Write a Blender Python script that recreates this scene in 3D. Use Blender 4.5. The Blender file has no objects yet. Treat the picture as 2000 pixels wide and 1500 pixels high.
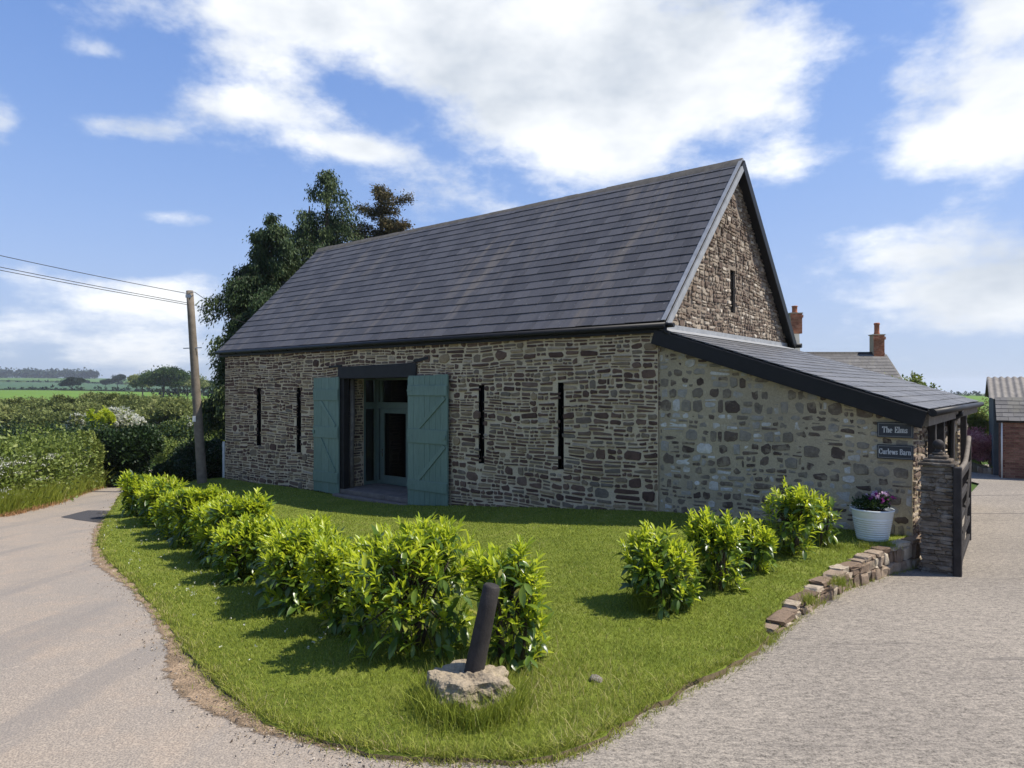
import bpy, bmesh, math, random
import numpy as np
from mathutils import Vector, Matrix, Quaternion
from mathutils import noise as mnoise
from mathutils.geometry import delaunay_2d_cdt

random.seed(7)
RNG = np.random.default_rng(11)
scene = bpy.context.scene
COL = scene.collection
R = math.radians

# ------------------------------------------------------------------ camera
F, HY, H = 1330.0, 758.0, 2.28          # focal length and horizon row of a 2000x1500 frame, eye height
cam_d = bpy.data.cameras.new('camera')
cam_d.sensor_width = 36.0
cam_d.lens = 36.0 * F / 2000.0
cam_d.shift_y = (HY - 750.0) / 2000.0
cam_d.clip_start, cam_d.clip_end = 0.05, 12000.0
cam = bpy.data.objects.new('camera', cam_d)
cam.location = (0, 0, H)
cam.rotation_euler = (R(90), 0, 0)
COL.objects.link(cam)
scene.camera = cam

# ------------------------------------------------------------------ sun, sky, exposure
SUN_EL = R(54)
HAZE = 0.00022                          # density of the air, per metre
SUN_AZ = (0.997, -0.08)                 # horizontal direction towards the sun
sd = Vector((SUN_AZ[0] * math.cos(SUN_EL), SUN_AZ[1] * math.cos(SUN_EL), math.sin(SUN_EL))).normalized()
sun_d = bpy.data.lights.new('sun', 'SUN')
sun_d.energy = 4.9
sun_d.angle = R(0.53)
sun_d.color = (1.0, 0.93, 0.82)
sun = bpy.data.objects.new('sun', sun_d)
sun.rotation_euler = sd.to_track_quat('Z', 'Y').to_euler()
sun.location = (20, -5, 30)
COL.objects.link(sun)

world = bpy.data.worlds.new('World')
scene.world = world
world.use_nodes = True


def build_sky():
    nt = world.node_tree
    N, L = nt.nodes, nt.links
    N.clear()
    out = N.new('ShaderNodeOutputWorld')
    tc = N.new('ShaderNodeTexCoord')
    sep = N.new('ShaderNodeSeparateXYZ')
    L.new(tc.outputs['Generated'], sep.inputs[0])

    def m(op, a, b=None, c=None, clamp=False):
        n = N.new('ShaderNodeMath')
        n.operation = op
        n.use_clamp = clamp
        for i, v in enumerate((a, b, c)):
            if v is None:
                continue
            if isinstance(v, (int, float)):
                n.inputs[i].default_value = v
            else:
                L.new(v, n.inputs[i])
        return n.outputs[0]

    # keep the sky's own horizon colour below the horizon
    zc = m('MAXIMUM', sep.outputs[2], 0.004)
    comb = N.new('ShaderNodeCombineXYZ')
    L.new(sep.outputs[0], comb.inputs[0])
    L.new(sep.outputs[1], comb.inputs[1])
    L.new(zc, comb.inputs[2])
    sky = N.new('ShaderNodeTexSky')
    sky.sky_type = 'NISHITA'
    sky.sun_disc = False
    sky.sun_elevation = SUN_EL
    sky.sun_rotation = math.atan2(SUN_AZ[0], SUN_AZ[1])
    sky.altitude = 150
    sky.air_density = 1.0
    sky.dust_density = 0.35
    sky.ozone_density = 2.0
    L.new(comb.outputs[0], sky.inputs[0])
    # deepen the blue a little
    hsv = N.new('ShaderNodeHueSaturation')
    hsv.inputs['Saturation'].default_value = 1.12
    hsv.inputs['Value'].default_value = 1.0
    L.new(sky.outputs[0], hsv.inputs['Color'])
    # even out the strong brightening towards the horizon and let thin haze lie along it
    scl = N.new('ShaderNodeVectorMath')
    scl.operation = 'MULTIPLY_ADD'
    L.new(hsv.outputs[0], scl.inputs[0])
    scl.inputs[1].default_value = (1 / 3.2,) * 3
    scl.inputs[2].default_value = (1.0,) * 3
    dv = N.new('ShaderNodeVectorMath')
    dv.operation = 'DIVIDE'
    L.new(hsv.outputs[0], dv.inputs[0])
    L.new(scl.outputs[0], dv.inputs[1])
    sc2 = N.new('ShaderNodeVectorMath')
    sc2.operation = 'MULTIPLY'
    L.new(dv.outputs[0], sc2.inputs[0])
    sc2.inputs[1].default_value = (1.40, 1.62, 2.45)
    hz = m('POWER', 2.718, m('MULTIPLY', zc, -7.5))
    hmix = N.new('ShaderNodeMix')
    hmix.data_type = 'RGBA'
    L.new(m('MULTIPLY', hz, 0.92), hmix.inputs[0])
    L.new(sc2.outputs[0], hmix.inputs[6])
    hmix.inputs[7].default_value = (2.7, 3.45, 4.35, 1)

    az = m('ARCTAN2', sep.outputs[0], sep.outputs[1])
    el = m('ARCSINE', sep.outputs[2])
    # cloud layer coordinates: a flat layer overhead seen in perspective
    zz = m('ADD', zc, 0.16)
    px = m('DIVIDE', sep.outputs[0], zz)
    py = m('DIVIDE', sep.outputs[1], zz)
    cc = N.new('ShaderNodeCombineXYZ')
    L.new(px, cc.inputs[0])
    L.new(py, cc.inputs[1])

    def noise(vec, scale, detail, rough, dist=0.0, loc=(0, 0, 0)):
        mp = N.new('ShaderNodeMapping')
        mp.inputs['Location'].default_value = loc
        L.new(vec, mp.inputs[0])
        n = N.new('ShaderNodeTexNoise')
        n.noise_dimensions = '2D'
        n.inputs['Scale'].default_value = scale
        n.inputs['Detail'].default_value = detail
        n.inputs['Roughness'].default_value = rough
        n.inputs['Distortion'].default_value = dist
        L.new(mp.outputs[0], n.inputs['Vector'])
        return n.outputs[0]

    n1 = noise(cc.outputs[0], 1.1, 6, 0.62, 0.0, (3.1, 1.7, 0))
    # puffy detail in direction space, so low clouds keep their billows
    cd = N.new('ShaderNodeCombineXYZ')
    L.new(m('MULTIPLY', az, 1.0), cd.inputs[0])
    L.new(m('MULTIPLY', el, 1.9), cd.inputs[1])
    n2 = noise(cd.outputs[0], 4.2, 8, 0.62, 0.0, (0.4, 2.2, 0))
    n3 = noise(cd.outputs[0], 2.6, 5, 0.6, 0.0, (6.4, 1.2, 3.0))

    # cloud masses: (px, py, half width px, half height px, weight)
    masses = [(820, 60, 330, 105, 0.60), (540, 5, 170, 60, 0.5), (1080, 200, 190, 110, 0.44), (1400, 80, 290, 170, 0.46), (1200, 300, 130, 45, 0.3),
              (1830, 290, 210, 80, 0.62), (1980, 200, 90, 70, 0.5), (1510, 320, 70, 36, 0.42), (1985, 15, 90, 45, 0.45),
              (1700, 490, 150, 45, 0.36), (1920, 560, 150, 70, 0.42), (1700, 640, 220, 60, 0.30),
              (350, 585, 90, 44, 0.52), (190, 590, 60, 34, 0.36), (90, 650, 260, 36, 0.22), (50, 540, 70, 40, 0.26), (280, 690, 180, 30, 0.24),
              (520, 215, 190, 34, 0.40), (680, 288, 100, 22, 0.46), (250, 252, 160, 26, 0.42), (0, 235, 45, 40, 0.5), (190, 98, 60, 12, 0.3), (340, 425, 120, 16, 0.40),
              (150, 420, 330, 110, -0.24), (520, 420, 220, 90, -0.28), (1700, 400, 230, 36, -0.20), (1660, 180, 60, 90, -0.16), (120, 80, 260, 90, -0.22)]
    ae = N.new('ShaderNodeCombineXYZ')
    L.new(az, ae.inputs[0])
    L.new(el, ae.inputs[1])
    total = 0.0
    for (x, y, hw, hh, w) in masses:
        u, v = (x - 1000) / F, (HY - y) / F
        a0, e0 = math.atan2(u, 1), math.atan2(v, math.hypot(u, 1))
        k = math.cos(a0)
        sa, se = 1 / max(hw / F * k * k, .01), 1 / max(hh / F * k, .01)
        q = N.new('ShaderNodeVectorMath')
        q.operation = 'MULTIPLY_ADD'
        L.new(ae.outputs[0], q.inputs[0])
        q.inputs[1].default_value = (sa, se, 0)
        q.inputs[2].default_value = (-a0 * sa, -e0 * se, 0)
        d2 = N.new('ShaderNodeVectorMath')
        d2.operation = 'DOT_PRODUCT'
        L.new(q.outputs[0], d2.inputs[0])
        L.new(q.outputs[0], d2.inputs[1])
        total = m('MULTIPLY_ADD', m('POWER', 0.45, d2.outputs['Value']), w, total)
    nn = m('ADD', m('MULTIPLY', n1, 0.45), m('MULTIPLY', n2, 0.95))
    dens = m('ADD', m('SUBTRACT', nn, 0.79), m('MULTIPLY', total, 0.72))
    mr = N.new('ShaderNodeMapRange')
    mr.interpolation_type = 'SMOOTHSTEP'
    L.new(dens, mr.inputs[0])
    mr.inputs[1].default_value = -0.04
    mr.inputs[2].default_value = 0.30
    mr.inputs[4].default_value = 0.96
    cover = mr.outputs[0]
    # cloud brightness: thicker parts a little greyer, billows from the noise
    shade = m('ADD', m('MULTIPLY', n3, 1.1), 0.30)
    shade = m('SUBTRACT', shade, m('MULTIPLY', dens, 0.30), clamp=False)
    ramp = N.new('ShaderNodeMix')
    ramp.data_type = 'RGBA'
    L.new(m('MINIMUM', m('MAXIMUM', m('MULTIPLY', m('SUBTRACT', shade, 0.50), 2.2), 0.0), 1.0), ramp.inputs[0])
    ramp.inputs[6].default_value = (3.5, 3.85, 4.3, 1)
    ramp.inputs[7].default_value = (6.7, 6.75, 6.7, 1)
    mix = N.new('ShaderNodeMix')
    mix.data_type = 'RGBA'
    L.new(cover, mix.inputs[0])
    L.new(hmix.outputs[2], mix.inputs[6])
    L.new(ramp.outputs[2], mix.inputs[7])
    bg = N.new('ShaderNodeBackground')
    bg.inputs[1].default_value = 0.128
    L.new(mix.outputs[2], bg.inputs[0])
    L.new(bg.outputs[0], out.inputs[0])


build_sky()
scene.view_settings.view_transform = 'Standard'
scene.view_settings.look = 'None'
scene.view_settings.exposure = 0.50
scene.view_settings.gamma = 1.0
scene.view_settings.use_curve_mapping = False
scene.cycles.max_bounces = 6
scene.cycles.transparent_max_bounces = 8
scene.cycles.use_denoising = True

# ------------------------------------------------------------------ frame of the barn
TH = 0.893
U1 = Vector((-math.sin(TH), math.cos(TH), 0))   # along the long wall, to the left and away
U2 = Vector((math.cos(TH), math.sin(TH), 0))    # into the barn
C0 = Vector((2.701, 12.60, 0))                  # corner between long wall and lean-to
UP = Vector((0, 0, 1))


def B(a, b, z=0.0):
    return C0 + U1 * a + U2 * b + UP * z


def wp(px, py, b=0.0):
    """barn coordinates (a, z) of a sight line on the plane b = const"""
    d = Vector(((px - 1000) / F, 1, (HY - py) / F))
    o = Vector((0, 0, H)) - C0
    n = U2
    t = (b - o.dot(n)) / d.dot(n)
    p = o + d * t
    return p.dot(U1), p.z


# ------------------------------------------------------------------ ground heights
LK = np.array([(-60, .2), (0, .05), (3, .02), (5, -.08), (10, -.38), (16, -.74), (22, -1.05), (33, -1.9), (45, -2.8), (70, -3.6), (110, -3.4),
               (200, -1.6), (450, -.6), (700, 1.5), (1100, 9), (1600, 20), (2400, 26), (4500, 20)])
RK = np.array([(-60, .2), (0, .05), (3, .02), (5, -.08), (10, -.32), (20, -.46), (30, -.8), (60, -2.0), (100, -2.6), (200, -2.2), (300, -2.6),
               (500, -3.6), (700, -5.0), (1200, -10), (3000, -22), (4500, -34)])


def T(x, y):
    x, y = np.asarray(x, float), np.asarray(y, float)
    l = np.interp(y, LK[:, 0], LK[:, 1])
    r = np.interp(y, RK[:, 0], RK[:, 1])
    t = np.clip((x / np.maximum(y, 2.0) + .2) / .7, 0, 1)
    t = t * t * (3 - 2 * t)
    return l * (1 - t) + r * t


def G(px, py, fn=None):
    fn = fn or T
    z = -.3
    for _ in range(40):
        Y = (H - z) * F / (py - HY)
        X = (px - 1000) / F * Y
        z = .5 * z + .5 * float(fn(X, Y))
    return Vector((X, Y, z))


edge_road = [(262, 940), (238, 965), (214, 1000), (196, 1035), (192, 1068), (215, 1102), (268, 1150), (312, 1200), (352, 1258), (392, 1310), (445, 1362), (520, 1412), (610, 1447), (720, 1474), (850, 1490), (1000, 1494)]
edge_drive = [(1080, 1486), (1150, 1462), (1230, 1416), (1340, 1352), (1430, 1308), (1497, 1262)]
edge_kerb = [(1516, 1240), (1570, 1199), (1650, 1155), (1730, 1125), (1794, 1108)]
kerb_top = [(1516, 1228, -.12), (1570, 1172, -.06), (1650, 1125, .0), (1730, 1095, .06), (1794, 1070, .09)]
E_road = [G(*p) for p in edge_road]
E_drive = [G(*p) for p in edge_drive]
E_kerb = [G(*p) for p in edge_kerb]
S_END = 4.10                                    # length of the lean-to's side wall
base_pts = []
for px, py in ((440, 935), (520, 945), (615, 957), (700, 975), (800, 985), (900, 988), (1000, 990), (1140, 995), (1285, 999)):
    base_pts.append(wp(px, py))
base_pts.append((-2.0, .06))
base_pts.append((-S_END, .08))
base_pts.sort()
BA = np.array([p[0] for p in base_pts])
BZ = np.array([p[1] for p in base_pts])


def wall_base(a):
    return float(np.interp(a, BA, BZ))


ctrl = [(p.x, p.y, p.z + .018) for p in E_road] + [(p.x, p.y, p.z + .05) for p in E_drive]
ctrl += [(e.x, e.y, k[2]) for e, k in zip(E_kerb, kerb_top)]
for a in np.linspace(-S_END, 15.6, 14):
    p = B(a, 0)
    ctrl.append((p.x, p.y, wall_base(a)))
for px, py, z in ((1000, 1100, -.20), (1330, 1180, -.06), (1590, 1065, .05), (800, 1290, .0), (402, 1087, -.38), (560, 1160, -.22)):
    Y = (H - z) * F / (py - HY)
    ctrl.append(((px - 1000) / F * Y, Y, z))
p = B(17.5, 0)
ctrl.append((p.x, p.y, -.95))
p = B(18, 5)
ctrl.append((p.x, p.y, -1.15))
CT = np.array(ctrl)


def _phi(r):
    return np.where(r > 1e-9, r * r * np.log(np.maximum(r, 1e-9)), 0.0)


def _fit():
    n = len(CT)
    d = np.hypot(CT[:, None, 0] - CT[None, :, 0], CT[:, None, 1] - CT[None, :, 1])
    A = np.zeros((n + 3, n + 3))
    A[:n, :n] = _phi(d) + np.eye(n) * .35
    A[:n, n:] = np.c_[np.ones(n), CT[:, :2]]
    A[n:, :n] = A[:n, n:].T
    return np.linalg.solve(A, np.r_[CT[:, 2], 0, 0, 0])


_W = _fit()


def LAWN(x, y):
    x, y = np.atleast_1d(np.asarray(x, float)), np.atleast_1d(np.asarray(y, float))
    d = np.hypot(x[:, None] - CT[None, :, 0], y[:, None] - CT[None, :, 1])
    n = len(CT)
    z = _phi(d) @ _W[:n] + _W[n] + _W[n + 1] * x + _W[n + 2] * y
    z = z + .012 * np.sin(x * 2.1 + y * .7) * np.sin(y * 1.7 - x * .4)
    return np.maximum(z, T(x, y) + .015)


def lawn_z(x, y):
    return float(LAWN(x, y)[0])


# ------------------------------------------------------------------ helpers: objects, tags
def tag(o, label=None, cat=None, group=None, kind=None):
    if label:
        o['label'] = label
    if cat:
        o['category'] = cat
    if group:
        o['group'] = group
    if kind:
        o['kind'] = kind
    return o


def empty(name, loc=(0, 0, 0), rz=0.0, **kw):
    o = bpy.data.objects.new(name, None)
    o.location = loc
    o.rotation_euler = (0, 0, rz)
    o.empty_display_size = .2
    COL.objects.link(o)
    return tag(o, **kw)


def link(name, me, mat=None, parent=None, **kw):
    """mesh in world coordinates; parented parts keep their place"""
    o = bpy.data.objects.new(name, me)
    if mat is not None and len(me.materials) == 0:
        me.materials.append(mat)
    COL.objects.link(o)
    if parent is not None:
        o.parent = parent
        o.matrix_parent_inverse = pinv(parent)
    return tag(o, **kw)


_pc = {}


def pinv(p):
    k = p.name
    if k not in _pc:
        m = Matrix.Identity(4)
        q = p
        chain = []
        while q is not None:
            chain.append(q)
            q = q.parent
        for q in reversed(chain):
            if q.parent is not None:
                m = m @ q.matrix_parent_inverse
            m = m @ Matrix.LocRotScale(q.location, q.rotation_euler.to_quaternion(), q.scale)
        _pc[k] = m.inverted()
    return _pc[k]


def np_mesh(name, V, Fc, tint=None, smooth=False, uv=None):
    """fast mesh from arrays; Fc is (m,3) or (m,4); tint is one float per face"""
    me = bpy.data.meshes.new(name)
    V = np.ascontiguousarray(V, dtype=np.float32)
    Fc = np.ascontiguousarray(Fc, dtype=np.int32)
    k = Fc.shape[1]
    me.vertices.add(len(V))
    me.vertices.foreach_set('co', V.ravel())
    me.loops.add(Fc.size)
    me.loops.foreach_set('vertex_index', Fc.ravel())
    me.polygons.add(len(Fc))
    me.polygons.foreach_set('loop_start', np.arange(0, Fc.size, k, dtype=np.int32))
    try:
        me.polygons.foreach_set('loop_total', np.full(len(Fc), k, dtype=np.int32))
    except Exception:
        pass
    if tint is not None:
        at = me.attributes.new('tint', 'FLOAT', 'FACE')
        at.data.foreach_set('value', np.ascontiguousarray(tint, dtype=np.float32))
    me.update(calc_edges=True)
    if smooth:
        me.polygons.foreach_set('use_smooth', np.ones(len(Fc), dtype=bool))
    return me


class MB:
    """collects simple solids (world coordinates) into one mesh"""

    def __init__(self):
        self.v, self.f, self.t, self.sm = [], [], [], []
        self.tint = 0.5
        self.smooth = False

    def add(self, vs, fs):
        n = len(self.v)
        self.v += [tuple(x) for x in vs]
        for f in fs:
            self.f.append(tuple(i + n for i in f))
            self.t.append(self.tint)
            self.sm.append(self.smooth)

    def hexa(self, p):
        """8 corner points: bottom ring 0-3, top ring 4-7"""
        self.add(p, [(3, 2, 1, 0), (4, 5, 6, 7), (0, 1, 5, 4), (1, 2, 6, 5), (2, 3, 7, 6), (3, 0, 4, 7)])

    def box(self, c, x, y, z):
        """box from centre and three half-extent vectors"""
        c, x, y, z = Vector(c), Vector(x), Vector(y), Vector(z)
        if x.cross(y).dot(z) < 0:
            x = -x
        self.hexa([c - x - y - z, c + x - y - z, c + x + y - z, c - x + y - z, c - x - y + z, c + x - y + z, c + x + y + z, c - x + y + z])

    def bb(self, a0, a1, b0, b1, z0, z1):
        """box in barn coordinates"""
        self.box(B((a0 + a1) / 2, (b0 + b1) / 2, (z0 + z1) / 2), U1 * (a1 - a0) / 2, U2 * (b1 - b0) / 2, UP * (z1 - z0) / 2)

    def bar(self, p, q, w, h, up=UP):
        p, q = Vector(p), Vector(q)
        d = q - p
        s = d.cross(up)
        s.normalize()
        n = s.cross(d)
        n.normalize()
        self.box((p + q) / 2, d / 2, s * w / 2, n * h / 2)

    def tube(self, pts, rad, seg=10, caps=True):
        pts = [Vector(p) for p in pts]
        if not hasattr(rad, '__len__'):
            rad = [rad] * len(pts)
        n0 = len(self.v)
        ref = None
        for i, p in enumerate(pts):
            d = (pts[min(i + 1, len(pts) - 1)] - pts[max(i - 1, 0)]).normalized()
            if ref is None:
                ref = d.orthogonal().normalized()
            ref = (ref - d * ref.dot(d)).normalized()
            s = d.cross(ref)
            for k in range(seg):
                an = 2 * math.pi * k / seg
                self.v.append(tuple(p + (ref * math.cos(an) + s * math.sin(an)) * rad[i]))
        for i in range(len(pts) - 1):
            for k in range(seg):
                a, b = n0 + i * seg + k, n0 + i * seg + (k + 1) % seg
                self.f.append((a, b, b + seg, a + seg))
                self.t.append(self.tint)
                self.sm.append(True)
        if caps:
            self.f.append(tuple(n0 + k for k in reversed(range(seg))))
            self.f.append(tuple(n0 + (len(pts) - 1) * seg + k for k in range(seg)))
            self.t += [self.tint] * 2
            self.sm += [False] * 2

    def lathe(self, c, prof, seg=32):
        c = Vector(c)
        n0 = len(self.v)
        for r, z in prof:
            for k in range(seg):
                an = 2 * math.pi * k / seg
                self.v.append((c.x + r * math.cos(an), c.y + r * math.sin(an), c.z + z))
        for i in range(len(prof) - 1):
            for k in range(seg):
                a, b = n0 + i * seg + k, n0 + i * seg + (k + 1) % seg
                self.f.append((a, b, b + seg, a + seg))
                self.t.append(self.tint)
                self.sm.append(True)

    def build(self, name, mat, parent=None, bevel=0.0, **kw):
        me = bpy.data.meshes.new(name)
        me.from_pydata(self.v, [], self.f)
        at = me.attributes.new('tint', 'FLOAT', 'FACE')
        at.data.foreach_set('value', np.array(self.t, dtype=np.float32))
        me.polygons.foreach_set('use_smooth', np.array(self.sm, dtype=bool))
        me.update()
        if bevel > 0:
            bm = bmesh.new()
            bm.from_mesh(me)
            bmesh.ops.bevel(bm, geom=list(bm.edges), offset=bevel, segments=1, affect='EDGES')
            bm.to_mesh(me)
            bm.free()
        return link(name, me, mat, parent, **kw)


# ------------------------------------------------------------------ helpers: materials
def new_mat(name):
    mt = bpy.data.materials.new(name)
    mt.use_nodes = True
    nt = mt.node_tree
    nt.nodes.clear()
    out = nt.nodes.new('ShaderNodeOutputMaterial')
    return mt, nt, out


class NT:
    def __init__(self, nt):
        self.nt, self.N, self.L = nt, nt.nodes, nt.links

    def set(self, sock, v):
        if v is None:
            return
        if hasattr(v, 'is_output') or isinstance(v, bpy.types.NodeSocket):
            self.L.new(v, sock)
        else:
            if isinstance(v, tuple) and len(v) == 3 and sock.type == 'RGBA':
                v = v + (1,)
            sock.default_value = v

    def m(self, op, a, b=None, c=None, clamp=False):
        n = self.N.new('ShaderNodeMath')
        n.operation = op
        n.use_clamp = clamp
        for i, v in enumerate((a, b, c)):
            self.set(n.inputs[i], v)
        return n.outputs[0]

    def coords(self, scale=(1, 1, 1), rot=(0, 0, 0), kind='Position'):
        if kind == 'Position':
            v = self.N.new('ShaderNodeNewGeometry').outputs['Position']
        else:
            v = self.N.new('ShaderNodeTexCoord').outputs[kind]
        mp = self.N.new('ShaderNodeMapping')
        mp.inputs['Scale'].default_value = scale
        mp.inputs['Rotation'].default_value = rot
        self.L.new(v, mp.inputs[0])
        return mp.outputs[0]

    def noise(self, vec, scale, detail=4, rough=.55, dist=0.0, color=False):
        n = self.N.new('ShaderNodeTexNoise')
        self.L.new(vec, n.inputs['Vector'])
        n.inputs['Scale'].default_value = scale
        n.inputs['Detail'].default_value = detail
        n.inputs['Roughness'].default_value = rough
        n.inputs['Distortion'].default_value = dist
        return n.outputs[1 if color else 0]

    def voronoi(self, vec, scale, out=0, feature='F1'):
        n = self.N.new('ShaderNodeTexVoronoi')
        n.feature = feature
        self.L.new(vec, n.inputs['Vector'])
        n.inputs['Scale'].default_value = scale
        return n.outputs[out]

    def ramp(self, fac, stops, interp='LINEAR'):
        n = self.N.new('ShaderNodeValToRGB')
        n.color_ramp.interpolation = interp
        e = n.color_ramp.elements
        while len(e) < len(stops):
            e.new(.5)
        for el, (p, c) in zip(e, stops):
            el.position = p
            el.color = tuple(c) + (1,) if len(c) == 3 else c
        self.L.new(fac, n.inputs[0])
        return n.outputs[0]

    def mix(self, fac, a, b, mode='MIX'):
        n = self.N.new('ShaderNodeMix')
        n.data_type = 'RGBA'
        n.blend_type = mode
        self.set(n.inputs[0], fac)
        self.set(n.inputs[6], a)
        self.set(n.inputs[7], b)
        return n.outputs[2]

    def rng(self, v, a, b, c=0.0, d=1.0, smooth=False):
        n = self.N.new('ShaderNodeMapRange')
        if smooth:
            n.interpolation_type = 'SMOOTHSTEP'
        self.L.new(v, n.inputs[0])
        for i, x in enumerate((a, b, c, d)):
            n.inputs[i + 1].default_value = x
        return n.outputs[0]

    def attr(self, name='tint'):
        n = self.N.new('ShaderNodeAttribute')
        n.attribute_name = name
        return n.outputs['Fac']

    def bump(self, h, strength=.5, dist=.02):
        n = self.N.new('ShaderNodeBump')
        n.inputs['Strength'].default_value = strength
        n.inputs['Distance'].default_value = dist
        self.L.new(h, n.inputs['Height'])
        return n.outputs[0]

    def bsdf(self, color, rough=.8, spec=.3, normal=None, metallic=0.0):
        n = self.N.new('ShaderNodeBsdfPrincipled')
        self.set(n.inputs['Base Color'], color)
        self.set(n.inputs['Roughness'], rough)
        n.inputs['Specular IOR Level'].default_value = spec
        n.inputs['Metallic'].default_value = metallic
        if normal is not None:
            self.L.new(normal, n.inputs['Normal'])
        return n.outputs[0]


def simple(name, color, rough=.7, spec=.3, var=.25, scale=6.0, bump=.2, bdist=.004, metallic=0.0):
    mt, nt, out = new_mat(name)
    k = NT(nt)
    v = k.coords()
    n = k.noise(v, scale, 6, .6)
    n2 = k.noise(v, scale * 9, 3, .6)
    f = k.m('ADD', k.m('MULTIPLY', n, .7), k.m('MULTIPLY', n2, .3))
    lo = tuple(c * (1 - var) for c in color)
    hi = tuple(min(1, c * (1 + var)) for c in color)
    col = k.ramp(f, [(.3, lo), (.7, hi)])
    nm = k.bump(n2, bump, bdist) if bump else None
    nt.links.new(k.bsdf(col, rough, spec, nm, metallic), out.inputs[0])
    return mt


def stone_mat(name, stops, scale=7.0, rough=.9, bump=.6, lichen=None, lr=(.56, .68)):
    mt, nt, out = new_mat(name)
    k = NT(nt)
    v = k.coords()
    t = k.attr()
    base = k.ramp(t, stops, 'LINEAR')
    n = k.noise(v, scale, 5, .65)
    n2 = k.noise(v, scale * 6, 3, .65)
    s = k.m('ADD', k.m('MULTIPLY', n, .9), k.m('MULTIPLY', n2, .5))
    col = k.mix(1.0, base, k.ramp(s, [(.4, (.62, .62, .62)), (.95, (1.35, 1.32, 1.28))]), 'MULTIPLY')
    if lichen:
        lf = k.rng(k.noise(v, 5.0, 6, .7), lr[0], lr[1], 0, lichen[0], True)
        col = k.mix(lf, col, lichen[1])
    nm = k.bump(s, bump, .02)
    nt.links.new(k.bsdf(col, rough, .15, nm), out.inputs[0])
    return mt


def mortar_mat(name, c1, c2, c3):
    mt, nt, out = new_mat(name)
    k = NT(nt)
    v = k.coords()
    n = k.noise(v, 1.1, 6, .6)
    n2 = k.noise(v, 38, 5, .7)
    n3 = k.noise(v, 9, 6, .6)
    col = k.mix(k.rng(n, .35, .65, 0, 1, True), c1, c2)
    col = k.mix(k.rng(n3, .55, .75, 0, .6, True), col, c3)
    col = k.mix(1.0, col, k.ramp(n2, [(.25, (.72, .72, .72)), (.75, (1.2, 1.2, 1.2))]), 'MULTIPLY')
    h = k.m('ADD', k.m('MULTIPLY', n3, .6), k.m('MULTIPLY', n2, .4))
    nt.links.new(k.bsdf(col, .95, .1, k.bump(h, .8, .02)), out.inputs[0])
    return mt


def leaf_mat(name, stops, rough=.5, spec=.35, trans=.35, tcol=None, patch=0.0, pscale=.6):
    """foliage: colour from a per-leaf value; some light goes through"""
    mt, nt, out = new_mat(name)
    k = NT(nt)
    t = k.attr()
    if patch:
        p = k.noise(k.coords(), pscale, 3, .6)
        t = k.m('ADD', t, k.m('MULTIPLY', k.m('SUBTRACT', p, .5), patch), clamp=True)
    base = k.ramp(t, stops)
    b = k.bsdf(base, rough, spec)
    tr = nt.nodes.new('ShaderNodeBsdfTranslucent')
    if tcol:
        tcv = k.mix(.6, base, tcol)
    else:
        tcv = base
    nt.links.new(tcv, tr.inputs[0])
    mx = nt.nodes.new('ShaderNodeMixShader')
    mx.inputs[0].default_value = trans
    nt.links.new(b, mx.inputs[1])
    nt.links.new(tr.outputs[0], mx.inputs[2])
    nt.links.new(mx.outputs[0], out.inputs[0])
    return mt


def glass_mat(name):
    mt, nt, out = new_mat(name)
    tr = nt.nodes.new('ShaderNodeBsdfTransparent')
    tr.inputs[0].default_value = (.72, .76, .74, 1)
    gl = nt.nodes.new('ShaderNodeBsdfGlossy')
    gl.inputs['Roughness'].default_value = .02
    fr = nt.nodes.new('ShaderNodeFresnel')
    fr.inputs[0].default_value = 1.5
    mx = nt.nodes.new('ShaderNodeMixShader')
    nt.links.new(fr.outputs[0], mx.inputs[0])
    nt.links.new(tr.outputs[0], mx.inputs[1])
    nt.links.new(gl.outputs[0], mx.inputs[2])
    nt.links.new(mx.outputs[0], out.inputs[0])
    return mt


M = {}
M['stone_front'] = stone_mat('sandstone_dark', [(0, (.075, .047, .038)), (.3, (.115, .073, .056)), (.55, (.155, .103, .077)), (.72, (.155, .132, .105)), (.86, (.215, .162, .105)), (.95, (.29, .22, .135)), (1, (.36, .31, .25))])
M['stone_gable'] = stone_mat('sandstone_weathered', [(0, (.10, .075, .062)), (.35, (.165, .125, .098)), (.6, (.225, .18, .14)), (.8, (.29, .25, .20)), (.93, (.36, .31, .25)), (1, (.5, .45, .38))], 8, .95, .9, (.5, (.36, .33, .28)))
M['stone_lean'] = stone_mat('fieldstone_grey', [(0, (.06, .047, .042)), (.25, (.115, .09, .075)), (.5, (.17, .155, .13)), (.72, (.24, .235, .215)), (.88, (.34, .34, .32)), (1, (.5, .5, .47))], 9, .95, .8, (.6, (.38, .37, .33)))
M['stone_smeared'] = stone_mat('fieldstone_smeared', [(0, (.075, .055, .045)), (.22, (.13, .10, .078)), (.5, (.18, .155, .12)), (.72, (.27, .25, .21)), (.86, (.38, .37, .34)), (1, (.58, .57, .53))], 9, .95, 1.0, (.6, (.33, .28, .195)), (.48, .64))
M['stone_kerb'] = stone_mat('kerb_stone', [(0, (.12, .085, .062)), (.4, (.20, .15, .11)), (.75, (.28, .225, .17)), (1, (.42, .37, .29))], 9, .95, .9, (.35, (.16, .16, .09)))
M['stone_pillar'] = stone_mat('pillar_stone', [(0, (.08, .066, .052)), (.5, (.13, .108, .085)), (1, (.21, .18, .145))], 16, .95, 1.0, (.7, (.27, .25, .215)), (.5, .64))
M['mortar_front'] = mortar_mat('lime_mortar', (.57, .47, .325), (.50, .405, .265), (.63, .54, .41))
M['mortar_gable'] = mortar_mat('old_mortar', (.26, .215, .17), (.20, .165, .13), (.33, .285, .23))
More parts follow.
